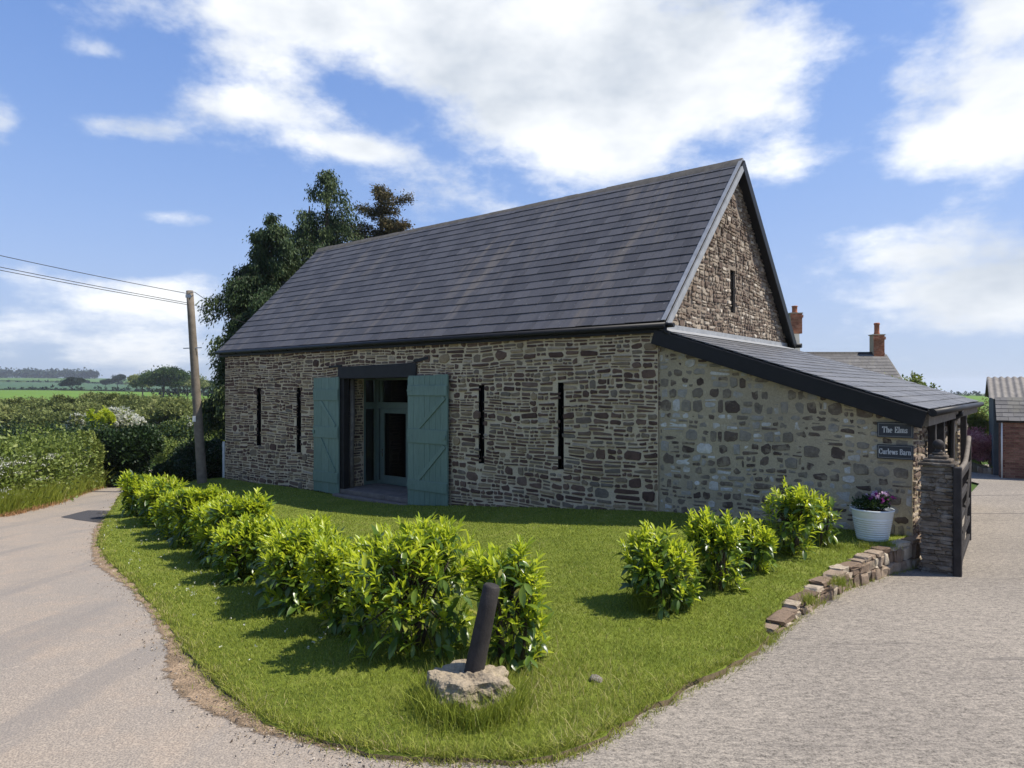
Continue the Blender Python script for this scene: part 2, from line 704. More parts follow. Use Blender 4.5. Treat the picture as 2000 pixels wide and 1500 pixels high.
M['mortar_lean'] = mortar_mat('smeared_mortar', (.42, .35, .23), (.35, .295, .20), (.49, .43, .32))
M['black_paint'] = simple('black_paint', (.009, .009, .0095), .5, .25, .4, 5, .15)
M['black_wood'] = simple('tarred_timber', (.014, .013, .013), .6, .3, .5, 7, .5, .006)
M['grey_wood'] = simple('weathered_timber', (.16, .14, .115), .85, .2, .4, 9, .6, .006)
M['dark_wood'] = simple('dark_post_timber', (.030, .026, .024), .72, .3, .5, 10, .7, .006)
M['lead'] = simple('lead_grey', (.26, .27, .28), .55, .4, .25, 6, .3)
M['interior'] = simple('interior_plaster', (.09, .08, .07), .9, .1)
M['slab'] = simple('stone_slab', (.17, .145, .125), .8, .2, .3, 5, .4)
M['chrome'] = simple('door_furniture', (.7, .7, .7), .25, .5, .1, 5, 0, .001, 1.0)
M['white_glaze'] = simple('white_glazed_pot', (.70, .74, .71), .25, .5, .05, 4, .05)
M['bank_soil'] = simple('bank_soil', (.105, .082, .05), .95, .1, .4, 18, .6, .01)
M['soil'] = simple('potting_soil', (.035, .025, .02), .95, .1, .4, 20, .6, .01)
M['sign_slate'] = simple('sign_slate', (.028, .031, .038), .5, .4, .2, 12, .1)
M['sign_paint'] = simple('sign_lettering', (.60, .60, .58), .6, .3, .05)
M['sign_edge'] = simple('sign_border', (.22, .22, .20), .6, .3, .05)
M['white_paint'] = simple('white_paint', (.72, .70, .66), .6, .3, .08)
M['cream'] = simple('cream_render', (.62, .56, .44), .85, .15, .12, 3, .3)
M['wire'] = simple('wire_black', (.02, .02, .022), .5, .4, .1)
M['void'] = simple('unlit_void', (.003, .003, .003), .9, .05, .1, 5, 0)  # near-black colour standing in for the shade inside the slits
M['glass'] = glass_mat('window_glass')


def green_paint():
    mt, nt, out = new_mat('sage_green_paint')
    k = NT(nt)
    v = k.coords((9, 9, 1.2))
    n = k.noise(v, 3.0, 6, .6)
    t = k.attr()
    col = k.ramp(t, [(0, (.135, .205, .162)), (1, (.165, .24, .192))])
    col = k.mix(1.0, col, k.ramp(n, [(.3, (.8, .8, .8)), (.75, (1.12, 1.12, 1.12))]), 'MULTIPLY')
    v2 = k.coords()
    dirt = k.rng(k.noise(v2, 7, 8, .7), .58, .75, 0, .35, True)
    col = k.mix(dirt, col, (.10, .13, .11))
    nt.links.new(k.bsdf(col, .5, .35, k.bump(n, .25, .004)), out.inputs[0])
    return mt


M['green'] = green_paint()
M['joinery'] = simple('shaded_green_joinery', (.11, .15, .125), .5, .35, .15, 6, .1)  # the doors' green darkened: the porch's shade is put into the colour


def slate_mat(name, base, streak, amount, rough, vgrain=True):
    mt, nt, out = new_mat(name)
    k = NT(nt)
    t = k.attr()
    # streaks run down the slope: stretch noise across the slope direction
    ang = math.atan2(U1.y, U1.x)
    v = k.coords()
    rot = nt.nodes.new('ShaderNodeVectorRotate')
    rot.rotation_type = 'Z_AXIS'
    rot.inputs['Angle'].default_value = -ang
    nt.links.new(v, rot.inputs[0])
    mp = nt.nodes.new('ShaderNodeMapping')
    mp.inputs['Scale'].default_value = (1.5, .22, .16)
    nt.links.new(rot.outputs[0], mp.inputs[0])
    s = k.noise(mp.outputs[0], 2.2, 6, .6, .2)
    patch = k.noise(v, .42, 4, .6)
    f = k.m('MULTIPLY', k.rng(s, .48, .68, 0, 1, True), k.rng(patch, .38, .62, 0, 1, True))
    lo = tuple(c * .80 for c in base)
    hi = tuple(c * 1.24 for c in base)
    col = k.ramp(t, [(0, lo), (1, hi)])
    col = k.mix(k.m('MULTIPLY', f, amount), col, streak)
    n2 = k.noise(v, 26, 6, .7)
    col = k.mix(1.0, col, k.ramp(n2, [(.3, (.82, .82, .82)), (.7, (1.16, 1.16, 1.16))]), 'MULTIPLY')
    dk = k.noise(mp.outputs[0], 3.1, 5, .65, .2)
    col = k.mix(k.m('MULTIPLY', k.rng(dk, .52, .70, 0, .55, True), k.rng(patch, .62, .40, 0, 1, True)), col, tuple(c * .5 for c in base))
    spots = k.rng(k.noise(v, 17, 2, .5), .70, .74, 0, .6, True)
    col = k.mix(spots, col, (.26, .26, .24))
    nt.links.new(k.bsdf(col, rough, .4, k.bump(n2, .35, .006)), out.inputs[0])
    return mt


M['slate'] = slate_mat('blue_grey_slate', (.074, .071, .072), (.150, .128, .102), .75, .6)
M['slate_lean'] = slate_mat('grey_slate', (.105, .107, .112), (.15, .14, .12), .4, .55)
M['slate_house'] = slate_mat('old_house_slate', (.12, .115, .11), (.17, .16, .12), .6, .8)
M['ridge'] = simple('ridge_tile_grey', (.135, .12, .10), .85, .2, .35, 8, .4)


def ground_mat():
    mt, nt, out = new_mat('earth_and_turf')
    k = NT(nt)
    v = k.coords()
    n = k.noise(v, .05, 6, .6)
    n2 = k.noise(v, 1.3, 6, .65)
    n3 = k.noise(v, 14, 5, .7)
    col = k.mix(k.rng(n, .35, .65, 0, 1, True), (.072, .115, .028), (.055, .095, .026))
    col = k.mix(1.0, col, k.ramp(n2, [(.3, (.75, .78, .7)), (.7, (1.2, 1.18, 1.2))]), 'MULTIPLY')
    col = k.mix(1.0, col, k.ramp(n3, [(.3, (.8, .8, .8)), (.7, (1.15, 1.15, 1.15))]), 'MULTIPLY')
    nt.links.new(k.bsdf(col, .95, .05, k.bump(n3, .5, .05)), out.inputs[0])
    return mt


def field_mat(name, c1, c2, scale=.02, stripes=None):
    mt, nt, out = new_mat(name)
    k = NT(nt)
    v = k.coords()
    n = k.noise(v, scale, 6, .6)
    n2 = k.noise(v, .8, 5, .7)
    col = k.mix(k.rng(n, .35, .65, 0, 1, True), c1, c2)
    col = k.mix(1.0, col, k.ramp(n2, [(.3, (.82, .82, .82)), (.7, (1.15, 1.15, 1.15))]), 'MULTIPLY')
    nt.links.new(k.bsdf(col, .95, .05), out.inputs[0])
    return mt


def road_mat():
    mt, nt, out = new_mat('worn_tarmac')
    k = NT(nt)
    v = k.coords()
    big = k.noise(v, .35, 5, .6, .3)
    mid = k.noise(v, 2.4, 6, .65)
    fine = k.voronoi(v, 75)
    fine2 = k.voronoi(v, 170)
    fn = k.noise(v, 120, 3, .7)
    col = k.mix(k.rng(big, .36, .62, 0, 1, True), (.240, .205, .168), (.215, .190, .163))
    col = k.mix(k.rng(mid, .45, .72, 0, .6, True), col, (.275, .222, .172))
    agg = k.m('ADD', k.m('MULTIPLY', fine, .55), k.m('MULTIPLY', fn, .6))
    col = k.mix(1.0, col, k.ramp(agg, [(.26, (.50, .50, .51)), (.5, (1.0, 1.0, 1.0)), (.8, (1.55, 1.52, 1.46))]), 'MULTIPLY')
    # darker old repairs and damp-looking scuffs
    sc = k.rng(k.noise(v, .9, 8, .7, .6), .58, .70, 0, .45, True)
    col = k.mix(sc, col, (.165, .158, .152))
    tracks = k.rng(k.noise(k.coords((1.6, .22, 1), (0, 0, R(-24))), 1.0, 5, .6, .5), .50, .66, 0, .45, True)
    col = k.mix(tracks, col, (.175, .163, .150))
    st = k.rng(k.noise(v, 260, 2, .6), .66, .72, 0, .7, True)
    col = k.mix(st, col, (.42, .38, .33))
    h = k.m('ADD', k.m('MULTIPLY', fine, .6), k.m('MULTIPLY', fine2, .4))
    nt.links.new(k.bsdf(col, .88, .2, k.bump(h, .5, .006)), out.inputs[0])
    return mt


def drive_mat():
    mt, nt, out = new_mat('brushed_concrete')
    k = NT(nt)
    v = k.coords()
    big = k.noise(v, .5, 5, .6)
    # exposed aggregate broken into short tamped ripples
    vr = k.coords((14, 30, 9), (0, 0, R(-14)))
    rip = k.noise(vr, 1.0, 5, .7, .3)
    fine = k.noise(v, 62, 4, .8)
    gr = k.voronoi(v, 60)
    col = k.mix(k.rng(big, .35, .65, 0, 1, True), (.245, .218, .182), (.215, .192, .162))
    h = k.m('ADD', k.m('MULTIPLY', rip, .40), k.m('MULTIPLY', fine, .60))
    col = k.mix(1.0, col, k.ramp(h, [(.38, (.36, .35, .35)), (.48, (.9, .9, .9)), (.60, (1.55, 1.52, 1.48))]), 'MULTIPLY')
    lines = k.rng(k.noise(k.coords((.4, 6.5, 1), (0, 0, R(-14))), 1.0, 4, .6, .4), .62, .70, 0, .5, True)
    col = k.mix(lines, col, (.11, .10, .09))
    hh = k.m('ADD', h, k.m('MULTIPLY', gr, .15))
    nt.links.new(k.bsdf(col, .9, .15, k.bump(hh, .7, .012)), out.inputs[0])
    return mt


def dirt_mat():
    mt, nt, out = new_mat('verge_dirt')
    k = NT(nt)
    v = k.coords()
    n = k.noise(v, 5, 8, .7)
    f = k.voronoi(v, 55)
    col = k.ramp(n, [(.3, (.12, .09, .06)), (.55, (.235, .172, .115)), (.75, (.30, .225, .155))])
    col = k.mix(1.0, col, k.ramp(f, [(.1, (.7, .7, .7)), (.7, (1.3, 1.28, 1.25))]), 'MULTIPLY')
    b = k.bsdf(col, .95, .1, k.bump(k.m('ADD', n, f), .7, .012))
    # the strip thins out to nothing at its rim: loose soil over tarmac
    fade = k.attr('fade')
    e = k.m('SUBTRACT', k.m('MULTIPLY', fade, 1.5), k.m('ADD', k.m('MULTIPLY', k.noise(v, 7, 6, .75), 1.1), -.18))
    al = k.rng(e, -.08, .10, 0, 1, True)
    tr = nt.nodes.new('ShaderNodeBsdfTransparent')
    mx = nt.nodes.new('ShaderNodeMixShader')
    nt.links.new(al, mx.inputs[0])
    nt.links.new(tr.outputs[0], mx.inputs[1])
    nt.links.new(b, mx.inputs[2])
    nt.links.new(mx.outputs[0], out.inputs[0])
    return mt


def lawn_mat():
    mt, nt, out = new_mat('mown_turf')
    k = NT(nt)
    v = k.coords()
    n = k.noise(v, 1.6, 6, .65)
    n2 = k.noise(v, 30, 5, .75)
    col = k.ramp(n, [(.3, (.11, .145, .022)), (.55, (.16, .20, .03)), (.75, (.22, .235, .06))])
    col = k.mix(1.0, col, k.ramp(n2, [(.25, (.45, .45, .45)), (.7, (1.25, 1.25, 1.2))]), 'MULTIPLY')
    nt.links.new(k.bsdf(col, .9, .1, k.bump(n2, .8, .03)), out.inputs[0])
    return mt


M['ground'] = ground_mat()
M['road'] = road_mat()
M['drive'] = drive_mat()
M['dirt'] = dirt_mat()
M['lawn'] = lawn_mat()
M['patch'] = simple('fresh_tarmac', (.060, .058, .060), .85, .2, .2, 30, .5, .006)
M['field_a'] = field_mat('field_bright', (.115, .20, .032), (.10, .18, .030))
M['field_b'] = field_mat('field_cool', (.055, .105, .060), (.065, .115, .058))
M['field_c'] = field_mat('field_mid', (.075, .145, .045), (.09, .16, .045))
M['grass'] = leaf_mat('grass_blade', [(0, (.13, .17, .022)), (.4, (.225, .27, .032)), (.75, (.30, .325, .055)), (.93, (.38, .35, .11)), (1, (.45, .38, .19))], .55, .25, .35, patch=.55, pscale=1.3)
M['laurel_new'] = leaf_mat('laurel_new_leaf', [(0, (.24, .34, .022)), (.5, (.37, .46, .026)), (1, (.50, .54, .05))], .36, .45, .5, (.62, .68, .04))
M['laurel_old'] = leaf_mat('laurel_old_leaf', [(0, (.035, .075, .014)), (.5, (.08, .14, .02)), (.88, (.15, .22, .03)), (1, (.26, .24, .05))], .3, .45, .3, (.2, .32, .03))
M['hedge'] = leaf_mat('hedge_leaf', [(0, (.065, .095, .018)), (.5, (.145, .195, .034)), (1, (.25, .285, .07))], .5, .3, .3)
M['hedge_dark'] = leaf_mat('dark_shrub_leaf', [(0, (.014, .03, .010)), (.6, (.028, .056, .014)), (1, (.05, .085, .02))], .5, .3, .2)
M['scrub'] = leaf_mat('scrub_leaf', [(0, (.11, .135, .04)), (.5, (.19, .225, .065)), (1, (.28, .295, .11))], .6, .2, .3, patch=.6, pscale=.12)
M['tree_far'] = leaf_mat('far_tree_leaf', [(0, (.022, .045, .012)), (.5, (.045, .085, .02)), (1, (.085, .13, .03))], .6, .2, .25)
M['tree_wood'] = leaf_mat('far_wood_leaf', [(0, (.016, .032, .018)), (1, (.036, .058, .028))], .7, .1, .2)
M['cypress'] = leaf_mat('cypress_spray', [(0, (.014, .030, .012)), (.5, (.034, .062, .020)), (1, (.085, .115, .036))], .6, .2, .18)
M['spruce'] = leaf_mat('spruce_spray', [(0, (.045, .040, .018)), (.5, (.075, .070, .026)), (1, (.125, .085, .034))], .6, .2, .18)
M['blossom'] = leaf_mat('hawthorn_blossom', [(0, (.45, .47, .36)), (1, (.75, .74, .66))], .7, .2, .3)
M['pink'] = leaf_mat('pink_leaf', [(0, (.34, .10, .11)), (.6, (.60, .26, .28)), (1, (.80, .52, .52))], .5, .3, .3)
M['purple'] = leaf_mat('purple_petal', [(0, (.12, .012, .10)), (.6, (.25, .03, .22)), (1, (.62, .46, .60))], .5, .3, .3)
M['bark'] = simple('bark', (.085, .068, .052), .95, .1, .4, 8, .8, .01)
M['brick'] = stone_mat('orange_brick', [(0, (.25, .09, .05)), (.5, (.36, .14, .075)), (1, (.42, .19, .11))], 9, .9, .4)
M['brick_dark'] = stone_mat('wall_brick', [(0, (.13, .06, .045)), (.5, (.20, .095, .07)), (1, (.27, .15, .11))], 9, .9, .4)
M['shed_board'] = simple('blue_grey_boarding', (.085, .105, .125), .7, .3, .2, 6, .3)
M['sheet'] = simple('corrugated_sheet', (.20, .185, .165), .85, .2, .3, 5, .3)
M['pole'] = simple('pole_timber', (.16, .135, .105), .9, .2, .35, 6, .7, .008)
M['metal'] = simple('galvanised', (.35, .36, .37), .5, .5, .15, 8, .1, .002, .6)
M['rock'] = stone_mat('boulder', [(0, (.27, .22, .155)), (.5, (.30, .25, .18)), (1, (.34, .29, .22))], 10, .95, 1.0, (.6, (.13, .105, .075)), (.5, .62))
M['pebble'] = stone_mat('pebbles', [(0, (.16, .13, .10)), (.5, (.26, .21, .16)), (1, (.42, .38, .33))], 20, .9, .2)


# ------------------------------------------------------------------ ground sheets
def inside(px, py, poly):
    px, py = np.asarray(px), np.asarray(py)
    res = np.zeros(px.shape, bool)
    n = len(poly)
    for i in range(n):
        x1, y1 = poly[i][0], poly[i][1]
        x2, y2 = poly[(i + 1) % n][0], poly[(i + 1) % n][1]
        c = ((y1 > py) != (y2 > py)) & (px < (x2 - x1) * (py - y1) / ((y2 - y1) or 1e-9) + x1)
        res ^= c
    return res


def densify(poly, step, jit=0.0):
    out = []
    n = len(poly)
    for i in range(n):
        p, q = Vector(poly[i][:2]), Vector(poly[(i + 1) % n][:2])
        k = max(1, int((q - p).length / step))
        nrm = Vector((-(q - p).y, (q - p).x)).normalized() if (q - p).length > 0 else Vector((0, 0))
        for j in range(k):
            t = j / k
            w = p.lerp(q, t)
            if jit:
                w = w + nrm * random.uniform(-jit, jit)
            out.append((w.x, w.y))
    return out


def sheet(name, poly, zfn, mat, spacing, skirt=0.0, edge_step=None, jit=0.0, kind='structure', label=None):
    poly = densify(poly, edge_step or spacing, jit)
    xs = [p[0] for p in poly]
    ys = [p[1] for p in poly]
    gx, gy = np.meshgrid(np.arange(min(xs), max(xs), spacing), np.arange(min(ys), max(ys), spacing))
    gx = gx.ravel() + RNG.uniform(-.2, .2, gx.size) * spacing
    gy = gy.ravel() + RNG.uniform(-.2, .2, gy.size) * spacing
    k = inside(gx, gy, poly)
    pts = [Vector(p) for p in poly] + [Vector((a, b)) for a, b in zip(gx[k], gy[k])]
    n = len(poly)
    edges = [(i, (i + 1) % n) for i in range(n)]
    vs, _, fs, *_r = delaunay_2d_cdt(pts, edges, [], 1, 1e-5)
    vs = np.array([(v.x, v.y) for v in vs])
    z = zfn(vs[:, 0], vs[:, 1])
    V = np.c_[vs, z]
    Fc = [tuple(f) for f in fs]
    # face up
    f0 = np.array(Fc)
    a, b, c = V[f0[:, 0]], V[f0[:, 1]], V[f0[:, 2]]
    up = np.cross(b - a, c - a)[:, 2]
    f0[up < 0] = f0[up < 0][:, ::-1]
    faces = [tuple(int(i) for i in f) for f in f0]
    verts = [tuple(v) for v in V]
    if skirt:
        cnt = {}
        for f in faces:
            for i in range(3):
                e = (f[i], f[(i + 1) % 3])
                cnt[e] = 1
        base = len(verts)
        low = {}
        for e in list(cnt):
            if (e[1], e[0]) not in cnt:
                for i in e:
                    if i not in low:
                        low[i] = len(verts)
                        verts.append((verts[i][0], verts[i][1], verts[i][2] - skirt))
                faces.append((e[1], e[0], low[e[0]], low[e[1]]))
    me = bpy.data.meshes.new(name)
    me.from_pydata(verts, [], faces)
    me.polygons.foreach_set('use_smooth', np.ones(len(faces), bool))
    me.materials.append(mat)
    if skirt:
        me.materials.append(M['bank_soil'])
        mi = np.zeros(len(faces), np.int32)
        mi[len(f0):] = 1
        me.polygons.foreach_set('material_index', mi)
    me.update()
    return link(name, me, mat, kind=kind, label=label)


def build_ground():
    rad = np.r_[0.0, np.geomspace(1.5, 4500, 120)]
    nA = 220
    ang = np.linspace(0, 2 * np.pi, nA, endpoint=False)
    V = [(0, 0, float(T(0, 0)) - .05)]
    for r in rad[1:]:
        x, y = r * np.sin(ang), r * np.cos(ang)
        z = T(x, y) - .05
        z = np.where((y < 0), np.interp(r, [0, 60, 4500], [.0, -.2, -30]), z)
        far = np.clip((r - 300) / 900, 0, 1)
        # rolling hills to the left of the view
        az = np.arctan2(x, y)
        z = z + far * 7 * np.sin(az * 9 + 1) * (az < -.25) * np.clip((-az - .25) * 6, 0, 1)
        V += list(zip(x, y, z))
    Fc = []
    for k in range(nA):
        Fc.append((0, 1 + (k + 1) % nA, 1 + k))
    for i in range(len(rad) - 2):
        for k in range(nA):
            a, b = 1 + i * nA + k, 1 + i * nA + (k + 1) % nA
            Fc.append((a, b, b + nA, a + nA))
    me = bpy.data.meshes.new('ground')
    me.from_pydata(V, [], Fc)
    me.update()
    bm = bmesh.new()
    bm.from_mesh(me)
    bmesh.ops.recalc_face_normals(bm, faces=bm.faces)
    if sum(f.normal.z for f in bm.faces) < 0:
        bmesh.ops.reverse_faces(bm, faces=bm.faces)
    bm.to_mesh(me)
    bm.free()
    link('ground', me, M['ground'], kind='structure')


def far_z(x, y):
    """height of the far ground sheet (same hills as the ground)"""
    x, y = np.asarray(x, float), np.asarray(y, float)
    r = np.hypot(x, y)
    az = np.arctan2(x, y)
    far = np.clip((r - 300) / 900, 0, 1)
    return T(x, y) - .05 + far * 7 * np.sin(az * 9 + 1) * (az < -.25) * np.clip((-az - .25) * 6, 0, 1)


build_ground()

JOIN = [E_drive[0], Vector((.45, 3.2, 0)), Vector((.5, -6, 0))]     # where road and concrete meet
hb = [G(0, 1008), G(100, 984), G(205, 948)]                          # foot of the roadside hedge bank
road_poly = [(-34, -6), (-34, 10.5), (-16, 12.6)] + [(p.x - .35, p.y) for p in hb] + [(-14.3, 24.5), (-16.6, 30.5), (-21.5, 35.2), (-22.5, 38.3), (-14.5, 37.2), (-13.0, 30), (-11.4, 25)]
road_poly += [(p.x + .6, p.y + .1) for p in E_road[1:-1]] + [(E_drive[0].x, E_drive[0].y), (.45, 3.2), (.5, -6)]
sheet('road', road_poly, lambda x, y: T(x, y) + .0, M['road'], .4)
drive_poly = [(.5, -6), (.45, 3.2), (E_drive[0].x, E_drive[0].y)] + [(p.x - .25, p.y + .25) for p in E_drive[1:]] + [(p.x - .3, p.y + .3) for p in E_kerb]
drive_poly += [tuple(B(-S_END + .1, -.2)[:2]), tuple(B(-S_END + .1, 12)[:2]), (15.0, 26.5), (40, 25), (40, -6)]
sheet('driveway', drive_poly, lambda x, y: T(x, y) + .004, M['drive'], .4)
# straight saw-cut joints of the concrete
for px0, py0, px1, py1 in ((1893, 1003, 2000, 1003), (1893, 968, 2000, 966)):
    p, q = G(px0, py0), G(px1 + 120, py1)
    mb = MB()
    mb.bar(p + UP * .006, q + UP * .006, .03, .004)
    mb.build('driveway_joint', simple('joint_dark', (.11, .10, .09)), kind='structure')
# dark tarmac repair on the road
pp = [G(118, 1010), G(150, 1002), G(172, 997), G(262, 998), G(252, 1012), G(214, 1023), G(160, 1017)]
sheet('road_repair_patch', [(p.x, p.y) for p in pp], lambda x, y: T(x, y) + .006, M['patch'], .3, edge_step=.25, jit=.015)
# dirt strip between tarmac and turf
inner = [(p.x + .55, p.y + .25) for p in E_road[2:]] + [(p.x - .1, p.y + .35) for p in E_drive[:3]]
outer = []
for i, p in enumerate(E_road[2:]):
    outer.append((p.x - (.20, .30, .28, .40, .26, .28, .30, .46, .55, .42, .36, .30, .25, .22)[i], p.y - .12))
outer += [(p.x + .06, p.y - .22) for p in E_drive[:3]]
vd = sheet('verge_dirt', outer + inner[::-1], lambda x, y: T(x, y) + .006, M['dirt'], .12, edge_step=.12, jit=.02)
oo = np.array(densify(outer, .05)[:-1])
vv = np.array([v.co[:2] for v in vd.data.vertices])
dd = np.min(np.hypot(vv[:, None, 0] - oo[None, :, 0], vv[:, None, 1] - oo[None, :, 1]), 1)
fa = vd.data.attributes.new('fade', 'FLOAT', 'POINT')
fa.data.foreach_set('value', np.clip((dd - .10) / .42, 0, 1).astype(np.float32))

lawn_poly = [(p.x, p.y) for p in E_road] + [(p.x, p.y) for p in E_drive] + [(p.x - .05, p.y + .16) for p in E_kerb]
lawn_poly += [tuple(B(a, .12)[:2]) for a in np.linspace(-S_END + .05, 15.7, 20)] + [tuple(B(15.9, 4)[:2]), tuple(B(19.5, 4)[:2]), (-13.1, 24.8)]
sheet('lawn', lawn_poly, LAWN, M['lawn'], .22, skirt=.25, edge_step=.14, jit=.035)


# ------------------------------------------------------------------ far fields
def field(name, poly, mat, off, sp):
    sheet(name, poly, lambda x, y: far_z(x, y) + off, mat, sp)


field('field', [(-330, 120), (-330, 400), (-60, 430), (-30, 300), (-40, 110)], M['field_a'], .25, 22)
field('field', [(-620, 430), (-900, 800), (-150, 820), (-70, 450)], M['field_b'], .6, 45)
field('field', [(-1200, 900), (-1500, 1500), (-700, 1560), (-500, 900)], M['field_c'], 1.0, 80)
field('field', [(-450, 880), (-640, 1500), (-200, 1560), (-170, 860)], M['field_b'], 1.0, 80)
field('field', [(60, 60), (60, 480), (420, 500), (420, 60)], M['field_a'], .25, 25)


# ------------------------------------------------------------------ walls of rubble stone
def column_wall(mb, P, xs, ztop, zbot, openings, thick):
    """wall in columns with rectangular openings; P(s, z, d) maps to the world, d is outwards"""
    xs = sorted(set([round(x, 4) for x in xs] + [round(v, 4) for o in openings for v in o[:2]]))
    for x0, x1 in zip(xs[:-1], xs[1:]):
        xm = (x0 + x1) / 2
        ops = sorted([(o[2], o[3]) for o in openings if o[0] < xm < o[1]])
        lo0, lo1 = zbot(x0), zbot(x1)
        segs = []
        for (a, b) in ops:
            segs.append((lo0, lo1, a, a))
            lo0 = lo1 = b
        segs.append((lo0, lo1, ztop(x0), ztop(x1)))
        for (a0, a1, b0, b1) in segs:
            if max(b0 - a0, b1 - a1) < 1e-3:
                continue
            mb.hexa([P(x0, a0, 0), P(x1, a1, 0), P(x1, a1, -thick), P(x0, a0, -thick), P(x0, b0, 0), P(x1, b1, 0), P(x1, b1, -thick), P(x0, b0, -thick)])


def rubble(x0, x1, zb, zt, openings, row, wid, gap, rnd, warp=.03, big=.1):
    """irregular coursed rubble: polygons (list of (s,z)) with a tint"""
    out = []
    zmin = min(zb(x0 + (x1 - x0) * i / 40) for i in range(41)) - .05
    zmax = max(zt(x0 + (x1 - x0) * i / 40) for i in range(41))
    z = zmin
    ph = [rnd.uniform(0, 6.28) for _ in range(6)]

    def wz(x, zz):
        return zz + warp * (math.sin(x * .9 + ph[0] + zz * 1.3) + .5 * math.sin(x * 2.3 + ph[1] - zz * 2.1) + .2 * math.sin(x * 5.1 + ph[2] + zz * 4))

    def stone(a, b, lo, hi):
        a, b, lo, hi = a + gap / 2, b - gap / 2, lo + gap / 2, hi - gap / 2
        if b - a < .035 or hi - lo < .018:
            return
        xm, zm = (a + b) / 2, wz((a + b) / 2, (lo + hi) / 2)
        for o in openings:
            if o[2] - .01 < zm < o[3] + .01:
                if o[0] < xm < o[1]:
                    return
                if a < o[1] < b and xm > o[1]:
                    a = o[1] + rnd.uniform(-.055, .01)
                if a < o[0] < b and xm < o[0]:
                    b = o[0] + rnd.uniform(-.01, .055)
            elif o[0] < xm < o[1] and (lo - .02 < o[3] < hi or lo < o[2] < hi + .02):
                return
        a, b = max(a, x0 + .008), min(b, x1 - .008)
        if b - a < .035:
            return
        h, w = hi - lo, b - a
        c = min(h * .42, w * .3)
        j = min(h * .22, .022)
        r = lambda k=1.0: rnd.uniform(-j, j) * k
        c1, c2, c3, c4 = (c * rnd.uniform(.25, 1.1) for _ in range(4))
        sl = rnd.uniform(-1, 1) * j
        pts = [(a + c1, lo + r(.5)), ((a + b) / 2 + r(), lo + r(.6)), (b - c2, lo + r(.5)), (b + r(.3), lo + c2 * .8), (b + r(.5), hi - c3 * .8),
               (b - c3, hi + r(.5) + sl), ((a + b) / 2 + r(), hi + r(.6)), (a + c4, hi + r(.5) - sl), (a + r(.3), hi - c4 * .8), (a + r(.5), lo + c1 * .8)]
        q = []
        for (x, zz) in pts:
            zz = wz(x, zz)
            zz = min(zz, zt(x) - .012)
            zz = max(zz, zb(x) - .04)
            x = min(max(x, x0 + .004), x1 - .004)
            q.append((x, zz))
        ar = 0.0
        for i in range(len(q)):
            ar += q[i - 1][0] * q[i][1] - q[i][0] * q[i - 1][1]
        if ar / 2 < .0009 or ar / 2 < .45 * h * w:
            return
        out.append((q, rnd.random(), ar / 2))

    while z < zmax + .1:
        h = rnd.uniform(*row)
        x = x0 - rnd.uniform(0, wid[1])
        while x < x1:
            w = rnd.uniform(*wid) * (1.35 if rnd.random() < .12 else 1)
            if rnd.random() < big:
                stone(x, x + min(w, h * rnd.uniform(1.0, 1.9)), z, z + h)
                w = min(w, h * 1.9)
            else:
                k = 1 if h < .11 else (2 if (h < .21 or rnd.random() < .55) else 3)
                cuts = [0.0]
                for i in range(k - 1):
                    cuts.append((i + 1) / k + rnd.uniform(-.16, .16))
                cuts.append(1.0)
                for lo, hi in zip(cuts[:-1], cuts[1:]):
                    if rnd.random() < .32:
                        m_ = rnd.uniform(.35, .65)
                        stone(x, x + w * m_, z + h * lo, z + h * hi)
                        stone(x + w * m_, x + w, z + h * lo, z + h * hi)
                    else:
                        o_ = rnd.uniform(-.05, .05)
                        stone(x + o_ * .4, x + w, z + h * lo, z + h * hi)
            x += w
        z += h
    return out


def stone_geo(poly, tint, P, proud, rnd):
    n = len(poly)
    cx, cz = sum(p[0] for p in poly) / n, sum(p[1] for p in poly) / n
    pr = rnd.uniform(*proud)
    tx, tz = rnd.uniform(-.012, .012), rnd.uniform(-.008, .008)
    V, Fc = [], []
    for (x, z) in poly:
        V.append(P(x, z, -.012))
    for (x, z) in poly:
        k = .86
        V.append(P(cx + (x - cx) * k, cz + (z - cz) * (k - .04), pr + (x - cx) * tx / .2 + rnd.uniform(-.003, .003)))
    V.append(P(cx, cz, pr + rnd.uniform(.001, .008)))
    for i in range(n):
        j = (i + 1) % n
        Fc.append((i, j, n + j, n + i))
        Fc.append((n + i, n + j, 2 * n))
    return [tuple(v) for v in V], Fc, tint


def lay_stones(stones, P, mat, parent, proud, rnd, nearest, limit=300, piece='stone'):
    """the largest-looking pieces become parts of their own, the rest one joined part"""
    geo = []
    for q, t, ar in stones:
        V, Fc, tt = stone_geo(q, t, P, proud, rnd)
        c = Vector(V[-1])
        d = (c - Vector((0, 0, H))).length
        geo.append((ar / (d * d), V, Fc, tt))
    geo.sort(key=lambda g: -g[0])
    for g in geo[:limit]:
        me = bpy.data.meshes.new(piece)
        me.from_pydata(g[1], [], g[2])
        at = me.attributes.new('tint', 'FLOAT', 'FACE')
        at.data.foreach_set('value', np.full(len(g[2]), g[3], np.float32))
        link(piece, me, mat, parent)
    if len(geo) > limit:
        V, Fc, tt = [], [], []
        for g in geo[limit:]:
            k = len(V)
            V += g[1]
            Fc += [tuple(i + k for i in f) for f in g[2]]
            tt += [g[3]] * len(g[2])
        me = bpy.data.meshes.new('small_stones')
        me.from_pydata(V, [], Fc)
        at = me.attributes.new('tint', 'FLOAT', 'FACE')
        at.data.foreach_set('value', np.array(tt, np.float32))
        link('small_stones', me, mat, parent, kind='stuff')


